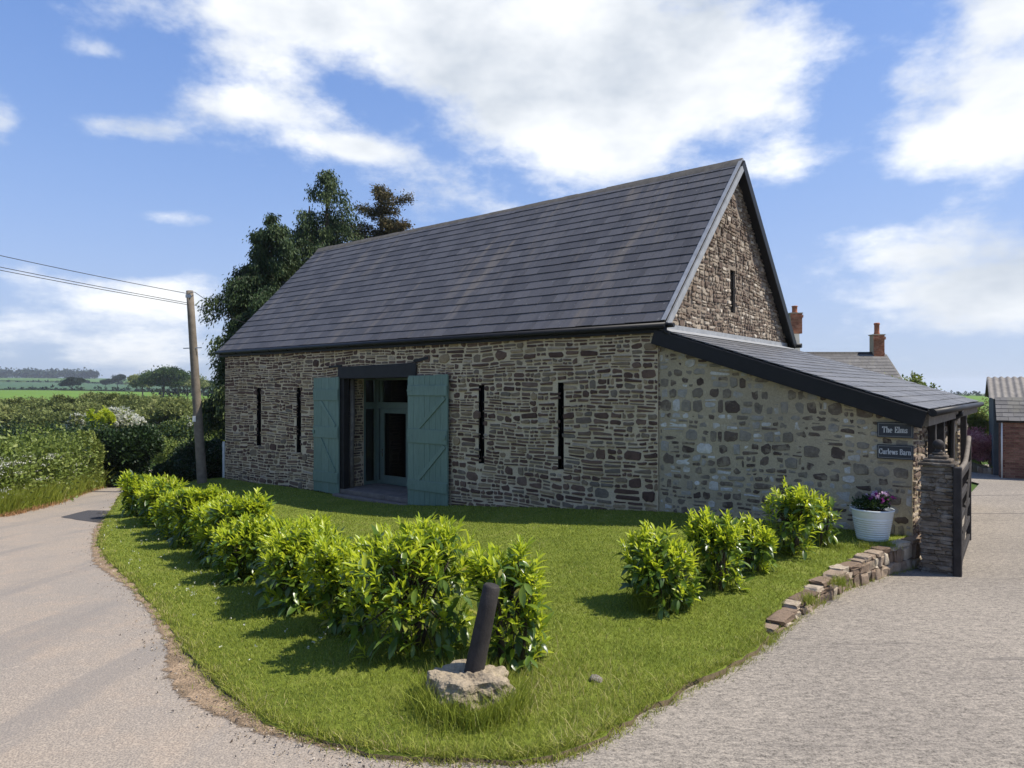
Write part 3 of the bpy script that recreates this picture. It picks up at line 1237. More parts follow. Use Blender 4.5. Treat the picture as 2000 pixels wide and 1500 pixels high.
# ------------------------------------------------------------------ the barn
L_W, W_B = 15.55, 7.6                         # length of the long wall, width of the gable
Z_E, Z_R = 3.49, 7.44                         # eaves and ridge of the roof surface
OV_F, OV_G = .10, .20                         # eaves and verge overhang
SLOPE = (Z_R - Z_E) / (W_B / 2 + OV_F)
barn = empty('stone_barn', B(L_W / 2, W_B / 2, -.6), label='long stone barn with slate roof, sage green doors and narrow slits', cat='barn')

door_l, _ = wp(664, 740)
door_r, _ = wp(803, 740)
D_TOP = wp(740, 738)[1]
slits = []
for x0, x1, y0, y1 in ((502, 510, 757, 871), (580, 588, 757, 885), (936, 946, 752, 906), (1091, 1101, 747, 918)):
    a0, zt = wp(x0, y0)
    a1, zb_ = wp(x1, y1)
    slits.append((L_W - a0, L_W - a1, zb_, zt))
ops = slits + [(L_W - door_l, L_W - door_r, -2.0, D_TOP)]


def P_front(s, z, d):
    return B(L_W - s, -d, z)


zbf = lambda s: wall_base(L_W - s) - .3
ztf = lambda s: Z_E + .05
mb = MB()
column_wall(mb, P_front, [0, L_W], ztf, lambda s: -1.5, ops, .55)
wall_f = mb.build('front_wall', M['mortar_front'], barn)
rn = random.Random(5)
# ragged slit edges: each slit is lined by stones that step in and out
st = rubble(0, L_W, zbf, ztf, ops, (.11, .24), (.16, .48), .026, rn, .03, .12)
lay_stones(st, P_front, M['stone_front'], wall_f, (.006, .034), rn, None)


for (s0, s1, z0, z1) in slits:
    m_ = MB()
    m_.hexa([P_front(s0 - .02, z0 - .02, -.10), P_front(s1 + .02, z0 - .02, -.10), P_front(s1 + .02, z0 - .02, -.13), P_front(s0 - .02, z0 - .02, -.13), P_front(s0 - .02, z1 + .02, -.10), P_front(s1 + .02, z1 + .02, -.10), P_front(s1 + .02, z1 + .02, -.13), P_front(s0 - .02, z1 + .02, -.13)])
    m_.build('slit_shade_infill', M['void'], barn)  # added panel, painted near black so the slit reads as deep shade
    # added near-black strips for the shade on the slit's cheeks, stepping like the stones
    zz = z0
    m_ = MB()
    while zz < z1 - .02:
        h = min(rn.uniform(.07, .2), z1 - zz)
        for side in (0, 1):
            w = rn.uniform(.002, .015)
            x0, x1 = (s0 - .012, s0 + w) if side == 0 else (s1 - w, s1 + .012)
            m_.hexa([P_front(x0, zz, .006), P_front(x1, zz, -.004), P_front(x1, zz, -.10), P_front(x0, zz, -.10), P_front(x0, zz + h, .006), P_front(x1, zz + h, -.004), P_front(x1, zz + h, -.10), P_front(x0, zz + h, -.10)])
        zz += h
    m_.build('slit_shade_edge', M['void'], barn, kind='stuff')


# near gable
def P_gable(s, z, d):
    return B(-d, s, z)


SL = SLOPE
roofz = lambda b: Z_E + (W_B / 2 + OV_F - abs(b - W_B / 2)) * SL
gs0, gz0 = .0, 0
# slit of the gable on the plane a = 0


def wpg(px, py, a=0.0):
    d = Vector(((px - 1000) / F, 1, (HY - py) / F))
    o = Vector((0, 0, H)) - C0
    t = (a - o.dot(U1)) / d.dot(U1)
    p = o + d * t
    return p.dot(U2), p.z


g0, gzt = wpg(1426, 526)
g1, gzb = wpg(1436, 612)
gop = [(g0, g1, gzb, gzt)]
ztg = lambda s: roofz(s) - .06
mb = MB()
column_wall(mb, P_gable, [.002, W_B / 2, W_B - .002], ztg, lambda s: -1.2, gop, .5)
wall_g = mb.build('gable_wall', M['mortar_gable'], barn)
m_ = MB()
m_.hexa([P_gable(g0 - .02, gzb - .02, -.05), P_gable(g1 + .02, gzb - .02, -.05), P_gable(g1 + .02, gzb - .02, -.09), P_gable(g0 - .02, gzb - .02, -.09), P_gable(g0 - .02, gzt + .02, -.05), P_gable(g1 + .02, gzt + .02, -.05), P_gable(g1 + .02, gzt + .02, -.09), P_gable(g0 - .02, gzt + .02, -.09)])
m_.build('slit_shade_infill', M['void'], barn)  # added near-black panel in place of the gable slit's shade
st = rubble(0, W_B, lambda s: 1.9, ztg, gop, (.09, .18), (.10, .30), .024, rn, .03, .22)
lay_stones(st, P_gable, M['stone_gable'], wall_g, (.006, .04), rn, None)
# far gable and back wall
mb = MB()
column_wall(mb, lambda s, z, d: B(L_W + d, s, z), [.002, W_B / 2, W_B - .002], ztg, lambda s: -1.7, [], .5)
mb.build('far_gable_wall', M['mortar_gable'], barn)
mb = MB()
mb.bb(.5, L_W - .5, W_B - .5, W_B - .003, -1.7, Z_E)
mb.build('back_wall', M['mortar_gable'], barn)
# inside: floor and dark plaster
mb = MB()
mb.bb(.5, L_W - .5, .56, W_B - .5, -.62, -.47)
mb.build('floor', M['interior'], barn)


# roof --------------------------------------------------------------
def slate_roof(name, P, N, up_len, width, rows, sw, mat, parent, rnd, thick=.013, deck=None, limit=300):
    """P(u, v): world point, u across the roof, v up the slope; N: unit normal"""
    roof = None
    mbd = MB()
    p = [P(0, 0), P(width, 0), P(width, up_len), P(0, up_len)]
    if (p[1] - p[0]).cross(p[3] - p[0]).dot(N) < 0:
        p = [p[1], p[0], p[3], p[2]]
    mbd.hexa([q - N * .06 for q in p] + [q - N * .012 for q in p])
    roof = mbd.build(name, M['black_wood'], parent)
    gauge = up_len / rows
    items = []
    for r in range(rows):
        u = -sw * (.5 if r % 2 else 0.0)
        while u < width - .02:
            w = sw * rnd.uniform(.93, 1.07)
            u0, u1 = max(0, u), min(width, u + w)
            if width - u1 < .06:
                u1 = width
            v0 = r * gauge + rnd.uniform(-.006, .006)
            v1 = min(up_len, (r + 1.28) * gauge)
            if u1 - u0 > .05:
                g = .0035
                lift0, lift1 = thick * 1.15 + rnd.uniform(-.001, .0035), .0
                lo = [P(u0 + g, v0), P(u1 - g, v0 + rnd.uniform(-.004, .004)), P(u1 - g, v1), P(u0 + g, v1)]
                li = [lift0, lift0 + rnd.uniform(-.002, .002), lift1, lift1]
                bot = [q + N * (l - .002) for q, l in zip(lo, li)]
                top = [q + N * (l + thick - .002) for q, l in zip(lo, li)]
                if (bot[1] - bot[0]).cross(bot[3] - bot[0]).dot(N) < 0:
                    bot = [bot[1], bot[0], bot[3], bot[2]]
                    top = [top[1], top[0], top[3], top[2]]
                c = (bot[0] + top[2]) / 2
                d = (c - Vector((0, 0, H))).length
                items.append(((u1 - u0) / (d * d), bot + top, rnd.random() ** 1.2))
            u += w
    items.sort(key=lambda i: -i[0])
    for i, (k, pts, t) in enumerate(items[:limit]):
        m_ = MB()
        m_.tint = t
        m_.hexa(pts)
        m_.build('slate', mat, roof)
    if len(items) > limit:
        m_ = MB()
        for (k, pts, t) in items[limit:]:
            m_.tint = t
            m_.hexa(pts)
        m_.build('slates', mat, roof, kind='stuff')
    return roof


SLEN = math.hypot(W_B / 2 + OV_F, Z_R - Z_E)
sdir = (U2 * (W_B / 2 + OV_F) + UP * (Z_R - Z_E)).normalized()
snrm = (UP * (W_B / 2 + OV_F) - U2 * (Z_R - Z_E)).normalized()
E_far = B(L_W + .25, -OV_F, Z_E)
RW = L_W + .25 + OV_G
roof_f = slate_roof('front_roof', lambda u, v: E_far - U1 * u + sdir * v, snrm, SLEN, RW, 19, .38, M['slate'], barn, rn, .016)
# rear slope, seen only as the line of its verge
sdir2 = (-U2 * (W_B / 2 + OV_F) + UP * (Z_R - Z_E)).normalized()
snrm2 = (UP * (W_B / 2 + OV_F) + U2 * (Z_R - Z_E)).normalized()
mb = MB()
p = [B(-OV_G, W_B + OV_F, Z_E), B(L_W + .25, W_B + OV_F, Z_E)]
p = [p[0], p[1], p[1] + sdir2 * SLEN, p[0] + sdir2 * SLEN]
mb.hexa([q - snrm2 * .06 for q in p] + [q + snrm2 * .02 for q in p])
mb.build('rear_roof', M['slate'], barn)
# ridge tiles: angled caps, one part each
nt_ = 36
for i in range(nt_):
    a0 = L_W + .25 - RW * i / nt_
    a1 = L_W + .25 - RW * (i + 1) / nt_ + .008
    m_ = MB()
    m_.tint = random.random()
    dz = random.uniform(-.006, .006) - .035 * math.sin(math.pi * i / nt_)
    prof = [(-.17, -.145), (-.10, -.05), (-.03, .035), (.03, .035), (.10, -.05), (.17, -.145)]
    prof_i = [(x, z - .03) for x, z in prof]
    va = [B(a0, W_B / 2 + x, Z_R + z + dz + .025) for x, z in prof] + [B(a0, W_B / 2 + x, Z_R + z + dz + .025) for x, z in prof_i]
    vb = [B(a1, W_B / 2 + x, Z_R + z + dz + .025) for x, z in prof] + [B(a1, W_B / 2 + x, Z_R + z + dz + .025) for x, z in prof_i]
    n = len(prof)
    fs = []
    for k in range(n - 1):
        fs.append((k, k + 1, 2 * n + k + 1, 2 * n + k))
        fs.append((n + k + 1, n + k, 3 * n + k, 3 * n + k + 1))
        fs.append((k + 1, k, n + k, n + k + 1))
        fs.append((2 * n + k, 2 * n + k + 1, 3 * n + k + 1, 3 * n + k))
    fs += [(0, 2 * n, 3 * n, n), (n - 1, 2 * n - 1, 4 * n - 1, 3 * n - 1)]
    m_.add(va + vb, fs)
    m_.build('ridge_tile', M['ridge'], roof_f)
# verges: pale cement fillet on the front slope, black barge boards behind
e0 = B(-OV_G, -OV_F, Z_E)
rg = B(-OV_G, W_B / 2, Z_R)
mb = MB()
mb.bar(e0 - U1 * .02 - snrm * .075, rg - U1 * .02 - snrm * .075, .13, .035, U1)
mb.bar(e0 + U1 * .028 + snrm * .046, rg + U1 * .028 + snrm * .046, .085, .008, snrm)
mb.build('verge', M['lead'], barn)
mb = MB()
rr = B(-OV_G, W_B + OV_F, Z_E)
mb.bar(rr - U1 * .022 - snrm2 * .11, rg - U1 * .022 - snrm2 * .11, .20, .04, U1)
mb.bar(rr + U1 * .10 - snrm2 * .10, rg + U1 * .10 - snrm2 * .10, .20, .03, snrm2)
mb.build('barge_board', M['black_paint'], barn)
mb = MB()
mb.bar(e0 + U1 * .10 - snrm * .10, rg + U1 * .10 - snrm * .10, .20, .03, snrm)
mb.build('soffit_board', M['black_paint'], barn)
# front gutter with brackets, a stub of downpipe at the corner
mb = MB()
mb.tube([B(L_W + .27, -OV_F - .05, Z_E - .055), B(-OV_G - .03, -OV_F - .05, Z_E - .075)], .062, 12)
gut = mb.build('gutter', M['black_paint'], barn)
mb = MB()
mb.bb(-OV_G + .01, L_W + .24, -OV_F + .005, -OV_F + .035, Z_E - .19, Z_E - .02)
mb.build('fascia_board', M['black_paint'], barn)
for i in range(17):
    a = .3 + i * .95
    m_ = MB()
    m_.tube([B(a, -OV_F - .05 + .066 * math.cos(t), Z_E - .06 + .066 * math.sin(t)) for t in np.linspace(0, -math.pi, 9)], .008, 6)
    m_.build('gutter_bracket', M['black_paint'], gut)
mb = MB()
q = B(-OV_G - .02, -OV_F - .05, Z_E - .09)
mb.tube([q, q - UP * .10, q - UP * .16 + U2 * .06 - U1 * .08, q - UP * .26 + U2 * .08 - U1 * .10], .036, 10)
mb.tube([q + U2 * .02 + UP * .02 - U1 * .02, q + U2 * .02 + UP * .02 - U1 * .16], .045, 10)
mb.build('downpipe', M['black_paint'], barn)
mb = MB()
q = B(-OV_G - .03, W_B + OV_F + .05, Z_E - .06)
mb.tube([q + U1 * .5, q - U1 * .12], .062, 12)
mb.build('rear_gutter', M['black_paint'], barn)

# doorway -----------------------------------------------------------
FLOOR = wp(750, 945, 1.3)[1]
lx0, lz1 = wp(664, 715)
lx1, lz0 = wp(815, 738)
lint = MB()
lint.hexa([B(lx0 + .03, -.07, lz0), B(lx1, -.07, lz0 + .01), B(lx1, .45, lz0 + .01), B(lx0 + .03, .45, lz0), B(lx0 + .02, -.06, lz1 - .03), B(lx1 - .02, -.06, lz1 + .02), B(lx1 - .02, .45, lz1 + .02), B(lx0 + .02, .45, lz1 - .03)])
lint.build('lintel', M['black_wood'], barn, bevel=.012)
m_ = MB()
m_.bar(B(lx0 + .45, -.02, lz1 - .02), B(lx0 - .1, -.02, lz1 - .0), .04, .06)
m_.build('lintel_tail', M['black_wood'], barn)
m_ = MB()
m_.bar(B(lx1 + .1, -.02, lz1 + .06), B(lx1 - .42, -.02, lz1 + .13), .04, .07)
m_.build('lintel_tail', M['black_wood'], barn)
zg = wall_base(door_l)
m_ = MB()
m_.bb(door_l - .20, door_l - .004, -.03, .16, zg - .15, D_TOP - .005)
m_.build('jamb', M['black_wood'], barn, bevel=.01)
m_ = MB()
m_.bb(door_r + .004, door_r + .10, -.02, .16, zg - .15, D_TOP - .005)
m_.build('jamb', M['black_wood'], barn, bevel=.01)
m_ = MB()
xw = door_l - .13
m_.tube([B(xw, .30, FLOOR - .05), B(xw + .02, .29, FLOOR + .9), B(xw - .015, .30, FLOOR + 1.8), B(xw + .01, .31, D_TOP)], [.075, .07, .078, .072], 10)
m_.build('timber_post', M['grey_wood'], barn)
# stone reveal beside the post, porch walls and ceiling
rev = MB()
rev.bb(door_l - .02, door_l + .25, .553, .80, -1.2, D_TOP + .3)
reveal = rev.build('porch_side_wall', M['mortar_front'], barn)
rvs = rubble(.20, .78, lambda s: FLOOR - .02, lambda s: D_TOP, [], (.11, .2), (.16, .34), .022, rn)
lay_stones(rvs, lambda s, z, d: B(door_l - .02 - d, s, z), M['stone_front'], reveal, (.004, .02), rn, None)
rev = MB()
rev.bb(door_r - .25, door_r, .553, 1.5, -1.2, D_TOP + .3)
rev.build('porch_side_wall', M['mortar_front'], barn)
m_ = MB()
m_.bb(door_r + .002, door_l - .002, .46, 1.5, D_TOP + .02, D_TOP + .1)
m_.build('porch_ceiling', M['interior'], barn)
# slabs of the threshold
for i in range(3):
    for j in range(3):
        m_ = MB()
        w = (door_l - door_r) / 3
        m_.bb(door_r + w * i + .006, door_r + w * (i + 1) - .006, -.04 + j * .46, .41 + j * .46, FLOOR - .12, FLOOR - rn.uniform(.0, .006))
        m_.build('threshold_slab', M['slab'], barn, bevel=.008)
m_ = MB()
m_.bb(door_r - .03, door_l + .02, -.24, -.05, FLOOR - .40, FLOOR - .12)
m_.build('door_step', M['slab'], barn, bevel=.015)
m_ = MB()
m_.bb(door_r - .02, door_l + .02, -.03, 1.4, -1.3, FLOOR - .125)
m_.build('threshold_bed', M['mortar_gable'], barn)

# glazed screen
SB = 1.30
screen = MB()
a_l, a_r = door_l - .02, door_r
d0 = wp(748, 800, SB)[0]
d1 = wp(801, 800, SB)[0]
trz0, trz1 = wp(775, 799, SB)[1], wp(775, 786, SB)[1]
top = D_TOP + .02
screen.bb(a_l - .07, a_l, SB - .04, SB + .05, FLOOR, top)
screen.bb(d0 + .005, d0 + .075, SB - .04, SB + .05, FLOOR, top)
screen.bb(d1 - .075, d1 - .005, SB - .04, SB + .05, FLOOR, top)
screen.bb(a_r, a_r + .06, SB - .04, SB + .05, FLOOR, top)
for (x0, x1) in ((d0 + .075, a_l - .07), (d1 - .005, d0 + .005), (a_r + .06, d1 - .075)):
    if x1 > x0:
        screen.bb(x0, x1, SB - .038, SB + .045, trz0 + .005, trz1)
        screen.bb(x0, x1, SB - .038, SB + .045, top - .06, top)
screen.bb(d0 + .075, a_l - .07, SB - .038, SB + .045, FLOOR, FLOOR + .10)
scr = screen.build('glazed_screen', M['joinery'], barn)
# side light of the porch (runs back from the reveal)
sl_ = MB()
sx0, sx1 = a_l - .0, a_l + .06
for b0, b1 in ((.80, .87), (SB - .11, SB - .045)):
    sl_.bb(sx0, sx1, b0, b1, FLOOR, top)
for z0, z1 in ((FLOOR, FLOOR + .09), (trz0, trz1), (top - .06, top)):
    sl_.bb(sx0 + .002, sx1 - .002, .87, SB - .11, z0, z1)
sl_.build('side_light_frame', M['joinery'], barn)
for z0, z1 in ((FLOOR + .09, trz0), (trz1, top - .06)):
    m_ = MB()
    m_.bb(sx0 + .025, sx0 + .031, .87, SB - .11, z0, z1)
    m_.build('pane', M['glass'], scr)
for x0, x1 in ((d1 + .0, d0), (d0 + .08, a_l - .075)):
    m_ = MB()
    m_.bb(x0 + .01, x1 - .01, SB, SB + .006, trz1 + .002, top - .062)
    m_.build('pane', M['glass'], scr)
m_ = MB()
m_.bb(d0 + .08, a_l - .075, SB, SB + .006, FLOOR + .102, trz0 + .003)
m_.build('pane', M['glass'], scr)
# the glazed door itself
gd = MB()
fw = .11
gd.bb(d0 - fw, d0, SB - .06, SB - .01, FLOOR + .02, trz0)
gd.bb(d1, d1 + fw, SB - .06, SB - .01, FLOOR + .02, trz0)
gd.bb(d1 + fw, d0 - fw, SB - .058, SB - .012, FLOOR + .02, FLOOR + .26)
gd.bb(d1 + fw, d0 - fw, SB - .058, SB - .012, trz0 - .12, trz0)
gdo = gd.build('glazed_door', M['joinery'], barn)
m_ = MB()
m_.bb(d1 + fw - .003, d0 - fw + .003, SB - .04, SB - .032, FLOOR + .255, trz0 - .115)
m_.build('pane', M['glass'], gdo)
m_ = MB()
hz = FLOOR + .92
m_.tube([B(d0 - .05, SB - .06, hz), B(d0 - .05, SB - .12, hz), B(d0 - .17, SB - .12, hz)], .011, 8)
m_.bb(d0 - .07, d0 - .03, SB - .066, SB - .058, hz - .14, hz + .08)
m_.build('handle', M['chrome'], gdo)


def barn_door(px0, px1, ytl, ytr, ybl, ybr, b_off, flip, rot):
    a0, zt0 = wp(px0, ytl, -b_off)
    a1, zt1 = wp(px1, ytr, -b_off)
    zb0, zb1 = wp(px0, ybl, -b_off)[1], wp(px1, ybr, -b_off)[1]
    w = a0 - a1
    d = empty('barn_door', B((a0 + a1) / 2, -b_off, zb0))
    d.parent = barn
    d.matrix_parent_inverse = pinv(barn)
    # the door empty becomes a mesh part: use the back boards as its own mesh
    bpy.data.objects.remove(d)
    back = MB()
    back.bb(a1 + .004, a0 - .004, -b_off + .012, -b_off + .028, min(zb0, zb1) + .02, max(zt0, zt1) - .03)
    d = back.build('barn_door', M['green'], barn)
    nb = 7
    xs = [0]
    for i in range(nb):
        xs.append(xs[-1] + rn.uniform(.8, 1.2))
    xs = [x / xs[-1] for x in xs]
    for i in range(nb):
        x0, x1 = xs[i] * w, xs[i + 1] * w
        m_ = MB()
        m_.tint = rn.random()
        l = lambda x, v0, v1: v0 + (v1 - v0) * x / w
        dt, db = rn.uniform(-.012, .008), rn.uniform(-.012, .012)
        bo = -b_off - rn.uniform(.010, .015)
        m_.hexa([B(a0 - x0 - .003, bo, l(x0, zb0, zb1) + db), B(a0 - x1 + .003, bo, l(x1, zb0, zb1) + db), B(a0 - x1 + .003, -b_off + .012, l(x1, zb0, zb1) + db), B(a0 - x0 - .003, -b_off + .012, l(x0, zb0, zb1) + db),
                 B(a0 - x0 - .003, bo, l(x0, zt0, zt1) + dt), B(a0 - x1 + .003, bo, l(x1, zt0, zt1) + dt), B(a0 - x1 + .003, -b_off + .012, l(x1, zt0, zt1) + dt), B(a0 - x0 - .003, -b_off + .012, l(x0, zt0, zt1) + dt)])
        m_.build('plank', M['green'], d)
    hgt = (zt0 + zt1) / 2 - (zb0 + zb1) / 2
    zb = (zb0 + zb1) / 2
    led = [(.105, .185), (.475, .585), (.845, .925)] if not flip else [(.09, .18), (.475, .575), (.80, .90)]
    ledges = []
    f0 = -b_off - .040
    for (k0, k1) in led:
        m_ = MB()
        m_.tint = rn.random()
        m_.bb(a1 + .01, a0 - .01, f0, -b_off - .0155, zb + hgt * k0, zb + hgt * k1)
        m_.build('ledge', M['green'], d, bevel=.005)
        ledges.append((zb + hgt * k0, zb + hgt * k1))
    for k in range(2):
        lo, hi = ledges[k][1], ledges[k + 1][0]
        m_ = MB()
        m_.tint = rn.random()
        if flip:                                     # brace falls to the right
            p, q = B(a0 - .02 * w - .08, f0 + .014, hi - .04), B(a1 + .22 * w, f0 + .014, lo + .02)
        else:
            p, q = B(a1 + .03 * w + .05, f0 + .014, hi - .04), B(a0 - .28 * w, f0 + .014, lo + .02)
        if flip:
            p, q = B(a0 - .30 * w, f0 + .014, hi - .02), B(a1 + .12 * w, f0 + .014, lo + .02)
        m_.bar(p, q, .10 if not flip else .085, .024, U2)
        m_.v = [tuple(v) for v in m_.v]
        m_.build('brace', M['green'], d)
    for k0, k1 in ledges:
        m_ = MB()
        zc = (k0 + k1) / 2
        x_h = a1 if flip else a0
        s_ = 1 if flip else -1
        m_.bb(min(x_h, x_h + s_ * .16), max(x_h, x_h + s_ * .16), f0 - .008, f0 - .001, zc - .02, zc + .02)
        m_.build('strap_hinge', M['green'], d)
    m_ = MB()
    zc = sum(ledges[1]) / 2
    x_h = (a0 if flip else a1)
    m_.bb(x_h - .10, x_h - .02, f0 - .03, f0 - .001, zc - .05, zc + .05) if flip else m_.bb(x_h + .03, x_h + .11, f0 - .03, f0 - .001, zc - .05, zc + .05)
    m_.build('latch', M['green'], d, bevel=.006)
    return d


dl = barn_door(613, 662, 739, 736, 957, 966, .09, True, 0)
dr = barn_door(797, 875, 737, 730, 985, 988, .12, False, 0)

# ------------------------------------------------------------------ lean-to
lean = empty('lean_to_shed', B(-S_END / 2, W_B / 2, -.2), label='low stone lean-to with sloping slate roof built against the barn gable', cat='shed')
zl0 = wp(1287, 642)[1]
aE, zl1 = wp(1814, 801, -.12)
sl_l = (zl0 - zl1) / (0 - aE)                   # roof fall per metre along a
LEAN_B1 = W_B + .05
ltop = lambda s: zl0 - .20 - sl_l * s           # s runs to the right


def P_lean(s, z, d):
    return B(-s, .035 - d, z)


mb = MB()
column_wall(mb, P_lean, [.003, S_END], ltop, lambda s: -.8, [], .45)
wall_l = mb.build('side_wall', M['mortar_lean'], lean)
st = rubble(.02, S_END, lambda s: wall_base(-s) - .1, ltop, [], (.10, .26), (.11, .34), .022, rn, .03, .5)
lay_stones(st, P_lean, M['stone_smeared'], wall_l, (-.004, .014), rn, None)
# wall facing the drive, under the eaves
mb = MB()
column_wall(mb, lambda s, z, d: B(-S_END + .45 - .45 - d + .0, s, z), [.49, W_B - .1], lambda s: ltop(S_END) - .02, lambda s: -1.0, [(2.3, 3.5, -.3, 1.35), (4.3, 5.6, -.3, 1.35)], .4)
wall_e = mb.build('end_wall', M['mortar_lean'], lean)
st = rubble(.04, W_B - .12, lambda s: -.5, lambda s: ltop(S_END) - .05, [(2.3, 3.5, -.8, 1.35), (4.3, 5.6, -.8, 1.35)], (.12, .24), (.16, .4), .03, rn)
lay_stones(st, lambda s, z, d: B(-S_END - d, s, z), M['stone_gable'], wall_e, (.008, .04), rn, None, 200)
mb = MB()
mb.bb(-S_END + .02, -.2, W_B - .45, W_B - .12, -1.0, ltop(S_END))
mb.build('back_wall', M['mortar_lean'], lean)
# roof
ldir = (U1 * (0 - aE) + UP * (zl0 - zl1)).normalized()
lnrm = (UP * (0 - aE) - U1 * (zl0 - zl1)).normalized()
llen = math.hypot(-aE, zl0 - zl1)
EV = B(aE, -.12, zl1)
lroof = slate_roof('lean_to_roof', lambda u, v: EV + U2 * u + ldir * v, lnrm, llen - .02, LEAN_B1 + .12, 17, .36, M['slate_lean'], lean, rn, .011)
# lead flashing along the gable
mb = MB()
q0, q1 = EV + ldir * (llen - .33), EV + ldir * (llen - .012)
mb.hexa([q0 + lnrm * .026, q0 + U2 * W_B + lnrm * .026, q1 + U2 * W_B + lnrm * .030, q1 + lnrm * .030, q0 + lnrm * .032, q0 + U2 * W_B + lnrm * .032, q1 + U2 * W_B + lnrm * .036, q1 + lnrm * .036])
mb.hexa([B(-.052, -.02, zl0 - .03), B(-.052, W_B - .1, zl0 - .03), B(-.03, W_B - .1, zl0 - .03), B(-.03, -.02, zl0 - .03), B(-.052, -.02, zl0 + .11), B(-.052, W_B - .1, zl0 + .11), B(-.03, W_B - .1, zl0 + .11), B(-.03, -.02, zl0 + .11)])
mb.build('lead_flashing', M['lead'], lean)
mb = MB()
q0, q1 = EV, EV + ldir * (llen - .01)
mb.bar(q0 + U2 * .0 - lnrm * .155 - ldir * .0, q1 + U2 * .0 - lnrm * .155, .26, .045, U2)
mb.build('barge_board', M['black_paint'], lean, bevel=.006)
mb = MB()
mb.tube([B(aE - .05, -.15, zl1 - .04), B(aE - .05, LEAN_B1, zl1 - .055)], .055, 12)
mb.build('gutter', M['black_paint'], lean)
mb = MB()
q = B(aE - .05, 3.4, zl1 - .09)
mb.tube([q, q - UP * .08, q - UP * .2 + U1 * .14, B(aE + .14, 3.4, -.22), B(aE + .06, 3.4, -.32)], .045, 10)
mb.build('downpipe', M['black_paint'], lean)
mb = MB()
mb.bb(aE + .02, -S_END - .055, .03, LEAN_B1 - .1, zl1 - .24, zl1 - .06)
mb.build('eaves_beam', M['grey_wood'], lean)
for b in (1.15, 2.2, 3.6, 5.7):
    m_ = MB()
    m_.bb(-S_END - .16, -S_END - .052, b - .07, b + .07, -.45, zl1 - .245)
    m_.build('timber_post', M['dark_wood'], lean, bevel=.008)


# signs -------------------------------------------------------------
GLY = {  # strokes on a unit cap height: (points, pen width factor); simple serif letters
    'T': (.72, [[(.03, .97), (.69, .97)], [(.36, .97), (.36, .02)], [(.22, .02), (.50, .02)], [(.04, .97), (.03, .80)], [(.68, .97), (.69, .80)]]),
    'h': (.60, [[(.12, 1.0), (.12, .02)], [(.02, .02), (.22, .02)], [(.12, .52), (.24, .64), (.38, .64), (.46, .54), (.46, .02)], [(.36, .02), (.56, .02)], [(.03, 1.0), (.12, 1.0)]]),
    'e': (.50, [[(.06, .36), (.42, .36), (.40, .54), (.26, .65), (.12, .58), (.05, .36), (.08, .14), (.22, .01), (.42, .12)]]),
    'E': (.66, [[(.15, .98), (.15, .02)], [(.04, .98), (.58, .98)], [(.04, .02), (.60, .02)], [(.15, .52), (.42, .52)], [(.58, .98), (.57, .80)], [(.60, .02), (.62, .22)], [(.42, .62), (.42, .42)]]),
    'l': (.28, [[(.13, 1.0), (.13, .02)], [(.03, .02), (.24, .02)], [(.03, 1.0), (.13, 1.0)]]),
    'm': (.90, [[(.12, .64), (.12, .02)], [(.02, .02), (.22, .02)], [(.02, .64), (.12, .64)], [(.12, .50), (.22, .64), (.34, .64), (.42, .54), (.42, .02)], [(.33, .02), (.52, .02)], [(.42, .50), (.52, .64), (.64, .64), (.73, .54), (.73, .02)], [(.63, .02), (.84, .02)]]),
    's': (.42, [[(.34, .50), (.32, .62), (.20, .66), (.08, .58), (.10, .42), (.26, .32), (.35, .20), (.30, .05), (.18, .01), (.06, .05), (.05, .18)]]),
    'C': (.72, [[(.62, .72), (.62, .96), (.56, .88), (.38, 1.0), (.18, .90), (.06, .66), (.06, .34), (.18, .10), (.38, 0.0), (.56, .08), (.65, .24)]]),
    'u': (.60, [[(.02, .64), (.12, .64), (.12, .18), (.20, .03), (.32, .02), (.46, .16)], [(.36, .64), (.46, .64), (.46, .02), (.56, .02)]]),
    'r': (.46, [[(.12, .64), (.12, .02)], [(.02, .02), (.24, .02)], [(.02, .64), (.12, .64)], [(.12, .46), (.22, .62), (.34, .64), (.40, .58)]]),
    'w': (.80, [[(.02, .64), (.20, .64)], [(.10, .64), (.24, .02), (.40, .60), (.56, .02), (.70, .64)], [(.62, .64), (.78, .64)]]),
    'B': (.68, [[(.15, .98), (.15, .02)], [(.04, .98), (.40, .98), (.55, .86), (.55, .66), (.40, .53), (.15, .53)], [(.40, .53), (.58, .42), (.61, .22), (.48, .04), (.04, .02)]]),
    'a': (.52, [[(.08, .52), (.16, .64), (.30, .64), (.38, .54), (.38, .10), (.46, .02), (.50, .06)], [(.38, .38), (.16, .32), (.06, .18), (.12, .03), (.26, .02), (.38, .16)]]),
    'n': (.60, [[(.12, .64), (.12, .02)], [(.02, .02), (.22, .02)], [(.02, .64), (.12, .64)], [(.12, .50), (.24, .64), (.38, .64), (.46, .54), (.46, .02)], [(.36, .02), (.56, .02)]]),
    ' ': (.34, []),
}


